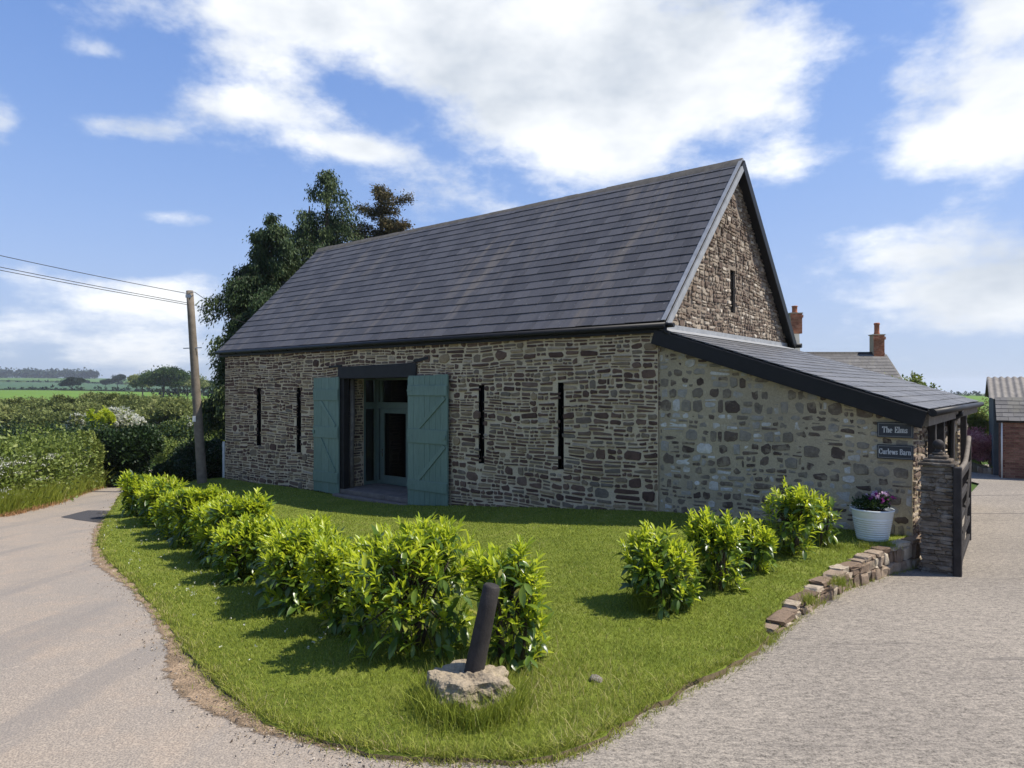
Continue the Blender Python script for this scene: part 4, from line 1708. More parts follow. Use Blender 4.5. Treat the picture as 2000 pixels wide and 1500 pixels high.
def lettering(mb, text, P, width, capz, s_mid, z0, d0):
    adv = sum(GLY[c][0] + .06 for c in text)
    k = width / adv
    hk = capz
    s = s_mid - width / 2
    for c in text:
        w, strokes = GLY[c]
        for st in strokes:
            for (p, q) in zip(st[:-1], st[1:]):
                vx, vz = (q[0] - p[0]) * k, (q[1] - p[1]) * hk
                ln = math.hypot(vx, vz) or 1e-6
                # upright strokes thick, level strokes thin, like a broad pen
                wid = (.145 if abs(vz) > abs(vx) else .075) * hk / 2
                nx, nz = -vz / ln * wid, vx / ln * wid
                ex, ez = vx / ln * wid * .5, vz / ln * wid * .5
                x0, y0 = s + p[0] * k - ex, z0 + p[1] * hk - ez
                x1, y1 = s + q[0] * k + ex, z0 + q[1] * hk + ez
                c4 = [(x0 - nx, y0 - nz), (x1 - nx, y1 - nz), (x1 + nx, y1 + nz), (x0 + nx, y0 + nz)]
                mb.add([P(x, z, d0) for x, z in c4] + [P(x, z, d0 + .002) for x, z in c4], [(4, 5, 6, 7), (0, 1, 5, 4), (1, 2, 6, 5), (2, 3, 7, 6), (3, 0, 4, 7)])
        s += (w + .06) * k


for text, y0, y1, wf, lab in (('The Elms', 825, 855, .70, 'dark slate house sign lettered The Elms, the upper of two'), ('Curlews Barn', 869, 897, .88, 'dark slate house sign lettered Curlews Barn, below the other sign')):
    a0, z1 = wp(1713, y0, -.02)
    a1, z0 = wp(1784, y1, -.02)
    s0, s1 = -a0, -a1
    z1s, z0s = wp(1748, y0, -.02)[1], wp(1748, y1, -.02)[1]
    mb = MB()
    c = B(-(s0 + s1) / 2, -.005, (z0s + z1s) / 2)
    mb.box(c, U1 * (s1 - s0) / 2, U2 * .016, UP * (z1s - z0s) / 2)
    sg = empty('house_sign', B(-(s0 + s1) / 2, .0, z0s), label=lab, cat='sign', group='house signs on the lean-to wall')
    mb.build('slate_plate', M['sign_slate'], sg, bevel=.003)
    fr = MB()
    Pn = lambda s, z, d: B(-s, -.021 - d, z)
    e, t = .016, .007
    for (x0, x1, y0_, y1_) in ((s0 + e, s1 - e, z0s + e, z0s + e + t), (s0 + e, s1 - e, z1s - e - t, z1s - e), (s0 + e, s0 + e + t, z0s + e + t, z1s - e - t), (s1 - e - t, s1 - e, z0s + e + t, z1s - e - t)):
        c4 = [(x0, y0_), (x1, y0_), (x1, y1_), (x0, y1_)]
        fr.add([Pn(x, z, .0005) for x, z in c4] + [Pn(x, z, .0015) for x, z in c4], [(4, 5, 6, 7), (0, 1, 5, 4), (1, 2, 6, 5), (2, 3, 7, 6), (3, 0, 4, 7)])
    fr.build('border_line', M['sign_edge'], sg)
    tx = MB()
    lettering(tx, text, Pn, (s1 - s0) * wf, (z1s - z0s) * .38, (s0 + s1) / 2, (z0s + z1s) / 2 - (z1s - z0s) * .17, .001)
    tx.build('lettering', M['sign_paint'], sg)


# ------------------------------------------------------------------ vegetation helpers
def rand_rot(n, rng):
    q = rng.normal(size=(n, 4))
    q /= np.linalg.norm(q, axis=1)[:, None]
    w, x, y, z = q.T
    return np.stack([np.stack([1 - 2 * (y * y + z * z), 2 * (x * y - z * w), 2 * (x * z + y * w)], -1),
                     np.stack([2 * (x * y + z * w), 1 - 2 * (x * x + z * z), 2 * (y * z - x * w)], -1),
                     np.stack([2 * (x * z - y * w), 2 * (y * z + x * w), 1 - 2 * (x * x + y * y)], -1)], 1)


def leaf_quads(P, size, rng, aspect=.55, axis=None, spread=1.0, tint=None, fold=.18):
    """rhombic leaves: two triangles folded on the midrib; axis biases the long direction"""
    n = len(P)
    A = rng.normal(size=(n, 3)) * spread
    if axis is not None:
        A = A + axis
    A /= np.linalg.norm(A, axis=1)[:, None] + 1e-9
    S = np.cross(A, rng.normal(size=(n, 3)))
    S /= np.linalg.norm(S, axis=1)[:, None] + 1e-9
    N = np.cross(A, S)
    size = np.broadcast_to(size, (n,)) * rng.uniform(.7, 1.3, n)
    L_ = size[:, None]
    W_ = L_ * aspect * .5
    v0 = P
    v1 = P + A * L_ * .5 + S * W_ + N * L_ * fold * .5
    v2 = P + A * L_
    v3 = P + A * L_ * .5 - S * W_ + N * L_ * fold * .5
    V = np.stack([v0, v1, v2, v3], 1).reshape(-1, 3)
    i = np.arange(n)[:, None] * 4
    Fc = np.concatenate([i + np.array([[0, 1, 2]]), i + np.array([[0, 2, 3]])], 1).reshape(-1, 3)
    if tint is None:
        tint = rng.random(n)
    return V, Fc, np.repeat(tint, 2)


def clump_points(center, rad, n_clump, per, rng, clump_r=.28, shell=.55, flat_bottom=True):
    """points in clumps spread through an ellipsoid, denser towards its outside"""
    c, r = np.array(center, float), np.array(rad, float)
    d = rng.normal(size=(n_clump, 3))
    d /= np.linalg.norm(d, axis=1)[:, None]
    if flat_bottom:
        d[:, 2] = np.where(d[:, 2] < -.35, -d[:, 2] * .6, d[:, 2])
    k = shell + (1 - shell) * rng.random(n_clump) ** .6
    cc = c + d * r * k[:, None]
    cr = clump_r * rng.uniform(.6, 1.4, n_clump)
    off = rng.normal(size=(n_clump, per, 3)) * .55
    pts = cc[:, None, :] + off * (r * 1.0)[None, None, :].clip(0, r.mean() * 1.2) * cr[:, None, None]
    tint = np.repeat(rng.normal(.5, .16, n_clump), per) + rng.normal(0, .14, n_clump * per)
    out = np.repeat(d, per, 0)
    # leaf tone varies at random by clump and by leaf
    return pts.reshape(-1, 3), np.clip(tint, 0, 1), out


def leaf_mass(name, blobs, mat, parent, rng, leaf, n_clump, per, clump_r=.28, shell=.5, axis_up=.3, aspect=.55, kind=None, zmin=None, toff=0.0, **kw):
    Vs, Fs, Ts, k = [], [], [], 0
    for (c, r) in blobs:
        P, t, out = clump_points(c, r, n_clump, per, rng, clump_r, shell)
        t = np.clip(t + toff, 0, 1)
        if zmin is not None:
            keep = P[:, 2] > zmin(P[:, 0], P[:, 1])
            P, t, out = P[keep], t[keep], out[keep]
        V, Fc, tt = leaf_quads(P, leaf, rng, aspect, out * .6 + np.array([0, 0, axis_up]), .8, t)
        Vs.append(V)
        Fs.append(Fc + k)
        Ts.append(tt)
        k += len(V)
    me = np_mesh(name, np.concatenate(Vs), np.concatenate(Fs), np.concatenate(Ts))
    return link(name, me, mat, parent, kind=kind, **kw)


def limbs(name, base, top, r0, blobs, parent, rng, mat=None, stems=1, twigs=5):
    """tapered trunk with limbs that reach into the crown"""
    mb = MB()
    base, top = Vector(base), Vector(top)
    for s in range(stems):
        off = Vector((rng.uniform(-1, 1), rng.uniform(-1, 1), 0)) * r0 * (0 if stems == 1 else 2.2)
        mid = base.lerp(top, .5) + Vector((rng.uniform(-1, 1), rng.uniform(-1, 1), 0)) * r0 * 1.6
        mb.tube([base + off - UP * .15, base + off + (mid - base) * .5, mid + off, top + off * 2], [r0 * 1.25, r0, r0 * .75, r0 * .25], 8)
    for i in range(twigs):
        t = rng.uniform(.35, .85)
        p = base.lerp(top, t)
        c, r = blobs[int(rng.integers(len(blobs)))]
        q = Vector(c) + Vector((rng.uniform(-.6, .6) * r[0], rng.uniform(-.6, .6) * r[1], rng.uniform(-.2, .6) * r[2]))
        mb.tube([p, p.lerp(q, .5) + UP * .05 * (q - p).length, q], [r0 * .55, r0 * .35, r0 * .12], 6)
    return mb.build(name, mat or M['bark'], parent)


def bush(name, base, rx, ry, h, mat, rng, leaf, n_clump, per, label, cat='shrub', group=None, lumps=5, extra=None, clump_r=.25, stem_r=.05):
    o = empty(name, base, label=label, cat=cat, group=group)
    base = Vector(base)
    blobs = [((base.x, base.y, base.z + h * .50), (rx * .8, ry * .8, h * .50)), ((base.x, base.y, base.z + h * .22), (rx * .85, ry * .85, h * .24))]
    for i in range(lumps):
        an = rng.uniform(0, 6.28)
        rr = rng.uniform(.35, .75)
        k = rng.uniform(.35, .55)
        blobs.append(((base.x + math.cos(an) * rx * rr, base.y + math.sin(an) * ry * rr, base.z + h * rng.uniform(.45, .82)), (rx * k, ry * k, h * k * .6)))
    limbs('stem', base, base + UP * h * .6, stem_r, blobs, o, rng, stems=3 if h < 3 else 1)
    leaf_mass('foliage', blobs, mat, o, rng, leaf, n_clump, per, clump_r, toff=rng.normal(0, .2))
    if extra:
        mat2, leaf2, nc2, per2 = extra
        leaf_mass('blossom', [((c[0], c[1], c[2] + r[2] * .12), tuple(x * 1.03 for x in r)) for c, r in blobs], mat2, o, rng, leaf2, nc2, per2, .12, .95)
    return o


# ------------------------------------------------------------------ laurel shrubs
def leaf_template(length, width, curl, fold, seg=4):
    V, Fc = [], []
    for i in range(seg + 1):
        t = i / seg
        w = width * .5 * math.sin(math.pi * (t * .92 + .05)) ** .8 * (1.0 if t < 1 else .0)
        if i in (0, seg):
            w = .0015
        z = -curl * length * t * t
        V += [(-w, t * length, z + fold * w), (0, t * length, z), (w, t * length, z + fold * w)]
    for i in range(seg):
        a = i * 3
        Fc += [(a, a + 1, a + 4, a + 3), (a + 1, a + 2, a + 5, a + 4)]
    return np.array(V), np.array(Fc)


TPL_NEW = [leaf_template(.125, .040, .12, .55), leaf_template(.105, .034, -.05, .7), leaf_template(.14, .044, .22, .45)]
TPL_OLD = [leaf_template(.150, .056, .22, .30), leaf_template(.130, .052, .35, .25), leaf_template(.165, .060, .12, .35)]


def tpl_meshes(tpls, mat, nm):
    out = []
    for k, (V, Fc) in enumerate(tpls):
        for v in (.15, .5, .85):
            me = np_mesh(nm, V, Fc, np.full(len(Fc), v, np.float32), True)
            me.materials.append(mat)
            out.append(me)
    return out


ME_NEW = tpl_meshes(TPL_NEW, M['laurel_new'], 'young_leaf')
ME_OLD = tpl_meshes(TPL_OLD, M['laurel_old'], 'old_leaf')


def frame_from(dirv, roll):
    y = dirv / (np.linalg.norm(dirv) + 1e-9)
    h = np.array([0, 0, 1.0]) if abs(y[2]) < .95 else np.array([1.0, 0, 0])
    x = np.cross(y, h)
    x /= np.linalg.norm(x)
    z = np.cross(x, y)
    c, s = math.cos(roll), math.sin(roll)
    x, z = x * c + z * s, z * c - x * s
    return np.stack([x, y, z], 1)


def laurel(base, rx, ry, h, shoots, rng, n_obj, label, group, scale=1.0, hole=0.0, lobes=3):
    base = np.array(base, float)
    o = empty('laurel_shrub', tuple(base), label=label, cat='shrub', group=group)
    items = []          # (pos, rot3, scale, new?)
    stems = MB()
    lob = [(np.array([0, 0, h * .60]), np.array([rx * .85, ry * .85, h * .42]))]
    for i in range(lobes):
        an = rng.uniform(0, 6.28)
        k = rng.uniform(.42, .62)
        lob.append((np.array([math.cos(an) * rx * .5, math.sin(an) * ry * .5, h * rng.uniform(.5, .78)]), np.array([rx * k, ry * k, h * k * .55])))
    nst = 4 + int(rng.integers(3))
    for i in range(nst):
        an = rng.uniform(0, 6.28)
        b0 = Vector((base[0] + math.cos(an) * .08, base[1] + math.sin(an) * .08, base[2] - .05))
        e = Vector((base[0] + math.cos(an) * rx * .55, base[1] + math.sin(an) * ry * .55, base[2] + h * .72))
        stems.tube([b0, b0.lerp(e, .5) + UP * h * .1, e], [.020, .014, .006], 6)
    for i in range(shoots):
        c, r = lob[int(rng.integers(len(lob)))] if i % 3 else lob[0]
        d = rng.normal(size=3)
        d /= np.linalg.norm(d)
        if d[2] < -.55:
            d[2] *= -.5
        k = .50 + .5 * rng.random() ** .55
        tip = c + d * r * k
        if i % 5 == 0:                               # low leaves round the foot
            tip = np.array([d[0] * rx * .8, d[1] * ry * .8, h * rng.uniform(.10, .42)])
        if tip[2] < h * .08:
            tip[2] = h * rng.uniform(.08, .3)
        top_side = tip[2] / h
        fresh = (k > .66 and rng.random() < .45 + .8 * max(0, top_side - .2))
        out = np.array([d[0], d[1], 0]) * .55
        ax = out + np.array([0, 0, .95 if fresh else .35]) + rng.normal(size=3) * .22
        ax /= np.linalg.norm(ax)
        nl = int(rng.integers(7, 11)) if fresh else int(rng.integers(5, 8))
        ln = rng.uniform(.10, .17) if fresh else rng.uniform(.10, .18)
        ph = rng.uniform(0, 6.28)
        P0 = base + tip - ax * ln
        for j in range(nl):
            t = j / (nl - 1)
            an = ph + j * 2.4
            side = np.cross(ax, np.array([math.cos(an), math.sin(an), .3]))
            side /= np.linalg.norm(side) + 1e-9
            tilt = (math.radians(62) * (1 - t) + math.radians(14) * t) if fresh else (math.radians(88) * (1 - t) + math.radians(45) * t)
            dv = ax * math.cos(tilt) + side * math.sin(tilt)
            if not fresh:
                dv = dv + np.array([0, 0, -.28])
            rot = frame_from(dv, rng.uniform(-.5, .5))
            sc = scale * (rng.uniform(.62, 1.22) * (1.0 - .35 * t if fresh else 1.0))
            items.append((P0 + ax * ln * t, rot, sc, fresh and (t > .15 or rng.random() < .5)))
        if i % 3 == 0:
            cc = Vector(base + c * .75)
            stems.tube([cc, Vector(P0)], [.007, .004], 4, False)
    stems.build('stem', M['bark'], o)
    # those nearest the camera show largest: parts of their own
    dist = [np.linalg.norm(it[0] - np.array([0, 0, H])) / it[2] for it in items]
    order = np.argsort(dist)
    for q in order[:n_obj]:
        p, rot, sc, fr = items[q]
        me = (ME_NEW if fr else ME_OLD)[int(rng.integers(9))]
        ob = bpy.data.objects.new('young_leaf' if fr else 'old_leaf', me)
        mt = Matrix.Identity(4)
        for a_ in range(3):
            for b_ in range(3):
                mt[a_][b_] = rot[a_, b_] * sc
        loc = p - base
        mt[0][3], mt[1][3], mt[2][3] = loc
        ob.parent = o
        ob.matrix_basis = mt
        COL.objects.link(ob)
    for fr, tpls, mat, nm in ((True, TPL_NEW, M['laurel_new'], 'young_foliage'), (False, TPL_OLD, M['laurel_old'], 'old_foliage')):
        sel = [items[q] for q in order[n_obj:] if items[q][3] == fr]
        if not sel:
            continue
        Vs, Fs, Ts, k = [], [], [], 0
        for (p, rot, sc, _) in sel:
            V, Fc = tpls[int(rng.integers(len(tpls)))]
            Vs.append(V @ rot.T * sc + p)
            Fs.append(Fc + k)
            Ts.append(np.full(len(Fc), np.clip(rng.normal(.5, .25), 0, 1)))
            k += len(V)
        me = np_mesh(nm, np.concatenate(Vs), np.concatenate(Fs), np.concatenate(Ts), True)
        link(nm, me, mat, o, kind='stuff')
    return o


def lz(x, y):
    return (x, y, lawn_z(x, y))


rl = np.random.default_rng(21)
ordw = ['nearest', 'second', 'third', 'fourth', 'fifth', 'sixth', 'seventh', 'eighth', 'ninth', 'tenth', 'eleventh', 'twelfth', 'thirteenth']
row_a = []
A0, A1 = np.array([-.92, 5.95]), np.array([-8.75, 16.1])
ts = [0, .085, .165, .245, .325, .405, .485, .565, .645, .725, .805, .885, .965]
for i, t in enumerate(ts):
    p = A0 + (A1 - A0) * t + rl.normal(0, .07, 2)
    hh = .98 - .08 * t + rl.uniform(-.16, .13)
    if i == 0:
        hh, r_ = 1.10, .64
    else:
        r_ = rl.uniform(.44, .54)
    n = int(rl.uniform(300, 430) * (1 - .35 * t))
    lab = ('biggest laurel bush, at the rounded lawn corner left of the leaning post' if i == 0 else
           'laurel bush in the roadside row, %s one back from the lawn corner' % ordw[i])
    if i == len(ts) - 1:
        lab = 'last laurel bush at the far end of the roadside row'
    row_a.append(laurel(lz(*p), r_, r_ * .95, hh, n, rl, 280 if i < 4 else 200, lab, 'laurel shrubs in the roadside row', 1.0 + .25 * t))
p0 = G(985, 1312, lawn_z)
laurel(lz(p0.x + .06, p0.y + .16), .38, .36, 1.04, 170, rl, 280, 'slim laurel bush growing right behind the leaning post', 'laurel shrubs by the leaning post', 1.0)
right = [(1292, 1186, .46, .90, 230, 'leftmost laurel of the row toward the lean-to, with dark lower leaves'),
         (1258, 1192, .22, .34, 20, None),
         (1400, 1150, .38, .92, 190, 'second laurel of the lean-to row, tall and bushy'),
         (1470, 1112, .32, .66, 120, 'third laurel of the lean-to row, low and open'),
         (1540, 1082, .42, .98, 200, 'fourth and tallest laurel of the lean-to row, against the stone wall'),
         (1604, 1064, .27, .74, 90, 'thin loose laurel nearest the white planter')]
for px, py, r_, hh, n, lab in right:
    if lab is None:
        continue
    p = G(px, py, lawn_z)
    laurel(lz(p.x, p.y), r_, r_, hh, n, rl, 240, lab, 'laurel shrubs beside the lean-to', .95, lobes=4)

# ------------------------------------------------------------------ grass
def blades(name, P, hgt, width, rng, mat, lean=.45, tint=None, **kw):
    n = len(P)
    an = rng.uniform(0, 2 * np.pi, n)
    side = np.stack([np.cos(an), np.sin(an), np.zeros(n)], 1)
    ld = rng.normal(size=(n, 2)) * lean
    tip = np.c_[ld, np.ones(n)] * hgt[:, None]
    mid = np.c_[ld * .35, np.full(n, .55)] * hgt[:, None]
    w = (width * rng.uniform(.7, 1.3, n))[:, None]
    v0, v1 = P - side * w, P + side * w
    v2, v3 = P + mid + side * w * .75, P + mid - side * w * .75
    v4 = P + tip
    V = np.stack([v0, v1, v2, v3, v4], 1).reshape(-1, 3)
    i = np.arange(n)[:, None] * 5
    Fc = np.concatenate([i + np.array([[0, 1, 2]]), i + np.array([[0, 2, 3]]), i + np.array([[3, 2, 4]])], 1).reshape(-1, 3)
    if tint is None:
        tint = np.clip(rng.normal(.42, .22, n), 0, 1)
    me = np_mesh(name, V, Fc, np.repeat(tint, 3))
    return link(name, me, mat, kind='stuff', **kw)


def scatter_in(poly, n, rng):
    xs = [p[0] for p in poly]
    ys = [p[1] for p in poly]
    out = []
    got = 0
    while got < n:
        x = rng.uniform(min(xs), max(xs), n)
        y = rng.uniform(min(ys), max(ys), n)
        k = inside(x, y, poly)
        out.append(np.c_[x[k], y[k]])
        got += k.sum()
    return np.concatenate(out)[:n]


rg_ = np.random.default_rng(33)
cand = scatter_in(lawn_poly, 900000, rg_)
dist = np.hypot(cand[:, 0], cand[:, 1])
keep = rg_.random(len(cand)) < np.clip((7.0 / dist) ** 2.0, .05, 1.0) * .62
cand = cand[keep]
dist = dist[keep]
zz = LAWN(cand[:, 0], cand[:, 1])
# distance to the road and drive edge: turf is longer and drier there
edge = np.array([(p.x, p.y) for p in E_road + E_drive + E_kerb])
seg = []
for a_, b_ in zip(edge[:-1], edge[1:]):
    for t in np.linspace(0, 1, 6)[:-1]:
        seg.append(a_ + (b_ - a_) * t)
seg = np.array(seg)
ed = np.full(len(cand), 9.0)
for s_ in seg:
    ed = np.minimum(ed, np.hypot(cand[:, 0] - s_[0], cand[:, 1] - s_[1]))
tipc = np.array([.1, 4.9])
wild = np.exp(-(np.hypot(cand[:, 0] - tipc[0], cand[:, 1] - tipc[1]) / 1.1) ** 2)
pn = np.sin(cand[:, 0] * 5.1 + np.sin(cand[:, 1] * 3.3) * 2) * np.sin(cand[:, 1] * 4.3 + cand[:, 0])
hg = .022 + .016 * rg_.random(len(cand)) + .05 * wild * (1 + .6 * pn) * rg_.random(len(cand)) + .035 * np.exp(-(ed / .18) ** 2) * rg_.random(len(cand))
tn = np.clip(rg_.normal(.45, .20, len(cand)) + .22 * np.exp(-(ed / .22) ** 2) + .12 * wild, 0, 1)
bare = rg_.random(len(cand)) < np.where(ed < .10, .45, 0)
cand, zz, hg, tn, dist = cand[~bare], zz[~bare], hg[~bare], tn[~bare], dist[~bare]
blades('lawn_grass', np.c_[cand, zz - .004], hg, .0022 * np.clip(dist / 5.0, 1, 3.0), rg_, M['grass'], .55, tn)


def tuft_ring(name, c, rad, n, h0, h1, rng, label=None, tn=.4):
    an = rng.uniform(0, 6.28, n)
    rr = np.abs(rng.normal(0, .5, n)) * rad[1] + rad[0]
    x, y = c[0] + np.cos(an) * rr, c[1] + np.sin(an) * rr
    z = LAWN(x, y)
    hgt = rng.uniform(h0, h1, n)
    blades(name, np.c_[x, y, z - .01], hgt, .0032, rng, M['grass'], .4, np.clip(rng.normal(tn, .16, n), 0, 1))


# ragged rim: longer blades hanging over the road and the drive
n = 15000
k = rg_.integers(0, len(seg), n)
ep = seg[k] + rg_.normal(0, .045, (n, 2)) + np.array([.0, .03])
kk = inside(ep[:, 0], ep[:, 1], lawn_poly)
ez_ = np.where(kk, LAWN(ep[:, 0], ep[:, 1]), T(ep[:, 0], ep[:, 1])) - .005
clp = .5 + .5 * np.sin(k * 1.7) * np.sin(k * .61 + 1)
blades('rim_grass', np.c_[ep, ez_], (.025 + .075 * rg_.random(n) * clp), .0028, rg_, M['grass'], .75, np.clip(rg_.normal(.6, .22, n), 0, 1))
pr_ = G(915, 1392, lawn_z)
tuft_ring('tall_grass', (pr_.x, pr_.y + .12), (.26, .16), 2600, .06, .24, rg_)
for o in row_a[:9]:
    tuft_ring('tall_grass', (o.location.x, o.location.y), (.02, .35), 420, .04, .13, rg_, tn=.35)
for px, py in ((1258, 1192), (1335, 1180), (1405, 1150), (1470, 1112), (1540, 1082), (1604, 1064)):
    q = G(px, py, lawn_z)
    tuft_ring('tall_grass', (q.x, q.y), (.0, .17), 700 if px == 1258 else 380, .08, .30 if px == 1258 else .2, rg_, tn=.3)
for px, py in ((1690, 1070), (1735, 1068), (1640, 1072), (1580, 1175), (1640, 1140)):
    q = G(px, py, lawn_z)
    tuft_ring('tall_grass', (q.x, q.y), (.0, .16), 260, .04, .12, rg_, tn=.5)
# dry straw and seed heads near the corner of the lawn
n = 900
x = rg_.normal(.45, .55, n)
y = rg_.normal(5.3, .4, n)
k = inside(x, y, lawn_poly)
x, y = x[k], y[k]
blades('dry_grass', np.c_[x, y, LAWN(x, y)], rg_.uniform(.05, .13, len(x)), .0022, rg_, M['grass'], .6, rg_.uniform(.8, 1, len(x)))
# a few daisies in the verge
n = 70
t_ = rg_.random(n)
dx = A0[0] + (A1[0] - A0[0]) * t_ - rg_.uniform(.2, 1.1, n)
dy = A0[1] + (A1[1] - A0[1]) * t_ - rg_.uniform(.2, .9, n)
k = inside(dx, dy, lawn_poly)
dx, dy = dx[k], dy[k]
P = np.c_[dx, dy, LAWN(dx, dy) + .05]
P = np.repeat(P, 5, 0) + rg_.normal(0, .006, (len(P) * 5, 3))
V, Fc, tt = leaf_quads(P, .016, rg_, .9)
link('daisies', np_mesh('daisies', V, Fc, tt), M['blossom'], kind='stuff')
# grit along the road edge
n = 2600
k = rg_.integers(0, 5 * len(E_road), n)
gp = seg[k] + rg_.normal(0, .13, (n, 2)) - np.array([.09, .07])
gz = np.maximum(T(gp[:, 0], gp[:, 1]) + .012, 0 * gp[:, 0] - 9)
tpl = np.array([(1, 0, 0), (-.5, .8, 0), (-.6, -.8, 0), (0, 0, .8)])
sz = np.abs(rg_.normal(.003, .004, n))[:, None, None] + .002
Rm = rand_rot(n, rg_)
V = np.einsum('nij,kj->nki', Rm, tpl) * sz + np.c_[gp, gz][:, None, :]
i = np.arange(n)[:, None] * 4
Fc = np.concatenate([i + np.array([[0, 1, 2]]), i + np.array([[0, 1, 3]]), i + np.array([[1, 2, 3]]), i + np.array([[2, 0, 3]])], 1).reshape(-1, 3)
link('grit', np_mesh('grit', V.reshape(-1, 3), Fc, np.repeat(rg_.random(n), 4)), M['pebble'], kind='stuff')


# ------------------------------------------------------------------ boulder and leaning post
def rock_mesh(c, r, rng, sub=4, rough=.16, flat=.72):
    bm = bmesh.new()
    bmesh.ops.create_icosphere(bm, subdivisions=sub, radius=1)
    dirs = rng.normal(size=(9, 3))
    dirs /= np.linalg.norm(dirs, axis=1)[:, None]
    lev = rng.uniform(.62, .95, 9)
    ph = rng.uniform(0, 6.28, 6)
    for v in bm.verts:
        p = np.array(v.co)
        for d_, l_ in zip(dirs, lev):                # chop facets
            e = p @ d_ - l_
            if e > 0:
                p = p - d_ * e * .9
        if p[2] > flat:
            p[2] = flat + (p[2] - flat) * .2
        w = 1 + rough * (math.sin(p[0] * 5 + ph[0]) * math.sin(p[1] * 4 + ph[1]) + .5 * math.sin(p[2] * 11 + ph[2]) * math.sin(p[0] * 9 + ph[3])) * .4
        q_ = Vector((p[0] * r[0] * w, p[1] * r[1] * w, p[2] * r[2] * w))
        nz = mnoise.fractal(q_ * 7 + Vector(ph[:3].tolist()), .9, 2.1, 5) * .03 + abs(mnoise.noise(q_ * 16 + Vector(ph[3:].tolist()))) * -.018
        v.co = q_ * (1 + nz * 1.2 / max(.08, q_.length)) + Vector(c)
    me = bpy.data.meshes.new('boulder')
    bm.to_mesh(me)
    bm.free()
    at = me.attributes.new('tint', 'FLOAT', 'FACE')
    at.data.foreach_set('value', rng.random(len(me.polygons)).astype(np.float32) * .3 + .35)
    return me


rk = np.random.default_rng(4)
rc = G(915, 1392, lawn_z)
rzz = lawn_z(rc.x, rc.y + .2)
link('boulder', rock_mesh((rc.x, rc.y + .20, rzz + .07), (.33, .24, .22), rk, 6, rough=.3, flat=.55), M['rock'], label='rough grey boulder at the lawn corner by the road, under the post', cat='boulder')
pb, pt_ = None, None
yb = rc.y + .26
pb = Vector(((922 - 1000) / F * yb, yb, H - (1330 - HY) / F * yb))
yt = yb + .02
pt_ = Vector(((961 - 1000) / F * yt, yt, H - (1142 - HY) / F * yt))
mb = MB()
ax = (pt_ - pb)
mb.tube([pb - ax * .18, pb, pb + ax * .25, pb + ax * .5, pb + ax * .75, pt_ - ax * .02, pt_], [.078, .076, .072, .070, .066, .064, .052], 14)
lp = mb.build('leaning_post', M['dark_wood'], label='dark weathered timber post leaning beside the boulder', cat='post')
# stone lying in the grass
q = G(1163, 1330, lawn_z)
link('field_stone', rock_mesh((q.x, q.y, q.z + .01), (.055, .05, .03), rk, 2), M['stone_lean'], label='small grey stone half sunk in the grass near the drive', cat='stone')

# ------------------------------------------------------------------ low retaining wall by the drive
rw = empty('low_stone_wall', E_kerb[2], label='low dry stone kerb wall holding the lawn above the drive', cat='wall')
mbk = MB()
for i in range(len(E_kerb) - 1):
    p, q = E_kerb[i], E_kerb[i + 1]
    d = (q - p)
    nn = Vector((-d.y, d.x, 0)).normalized()
    h0, h1 = kerb_top[i][2] - .05, kerb_top[i + 1][2] - .05
    mbk.hexa([Vector((p.x, p.y, p.z - .1)) + nn * .04, Vector((q.x, q.y, q.z - .1)) + nn * .04, Vector((q.x, q.y, q.z - .1)) + nn * .22, Vector((p.x, p.y, p.z - .1)) + nn * .22,
              Vector((p.x, p.y, h0)) + nn * .04, Vector((q.x, q.y, h1)) + nn * .04, Vector((q.x, q.y, h1)) + nn * .22, Vector((p.x, p.y, h0)) + nn * .22])
core = mbk.build('wall_core', M['dirt'], rw)


def block(c, ex, ey, ez, rng, parent, name='stone', mat=None, jit=.085):
    """one rough-hewn block"""
    bm = bmesh.new()
    bmesh.ops.create_cube(bm, size=2)
    bmesh.ops.bevel(bm, geom=list(bm.edges), offset=.30, segments=2, affect='EDGES', profile=.6)
    sk = rng.normal(0, .16, 2)
    for v in bm.verts:
        p = v.co + Vector(rng.normal(0, jit, 3)) + Vector((sk[0] * v.co.z, 0, sk[1] * v.co.x * (v.co.z > 0)))
        v.co = c + ex * p.x + ey * p.y + ez * p.z
    me = bpy.data.meshes.new(name)
    bm.to_mesh(me)
    bm.free()
    at = me.attributes.new('tint', 'FLOAT', 'FACE')
    at.data.foreach_set('value', np.full(len(me.polygons), float(rng.random()), np.float32))
    return link(name, me, mat or M['stone_kerb'], parent)


for i in range(len(E_kerb) - 1):
    p, q = E_kerb[i], E_kerb[i + 1]
    d = (q - p)
    ln = d.length
    d.normalize()
    nn = Vector((-d.y, d.x, 0))
    s = 0.0
    k = 0
    # courses
    def hgt(t):
        g = p.z + (q.z - p.z) * t
        return g, kerb_top[i][2] + (kerb_top[i + 1][2] - kerb_top[i][2]) * t
    for course in range(3):
        s = rk.uniform(-.1, 0)
        while s < ln:
            w = rk.uniform(.10, .30) if course < 2 else rk.uniform(.15, .40)
            t = min(1, max(0, (s + w / 2) / ln))
            g, tp = hgt(t)
            tot = tp - g
            if course == 0:
                z0, z1 = g - .04, g + min(.15, tot * .55)
            elif course == 1:
                z0, z1 = g + min(.15, tot * .55), tp - .035
                if z1 - z0 < .04:
                    s += w
                    continue
            else:
                z0, z1 = tp - .040, tp + rk.uniform(.0, .035)
            dep = .10 if course < 2 else .085
            zc = (z0 + z1) / 2
            c = p + d * (s + w / 2) + nn * (.09 + rk.uniform(-.02, .02) + (-.01 if course == 2 else 0))
            c = Vector((c.x, c.y, zc))
            block(c, d * w * .5, nn * dep, UP * max(.02, (z1 - z0) * .5), rk, rw)
            s += w * .97

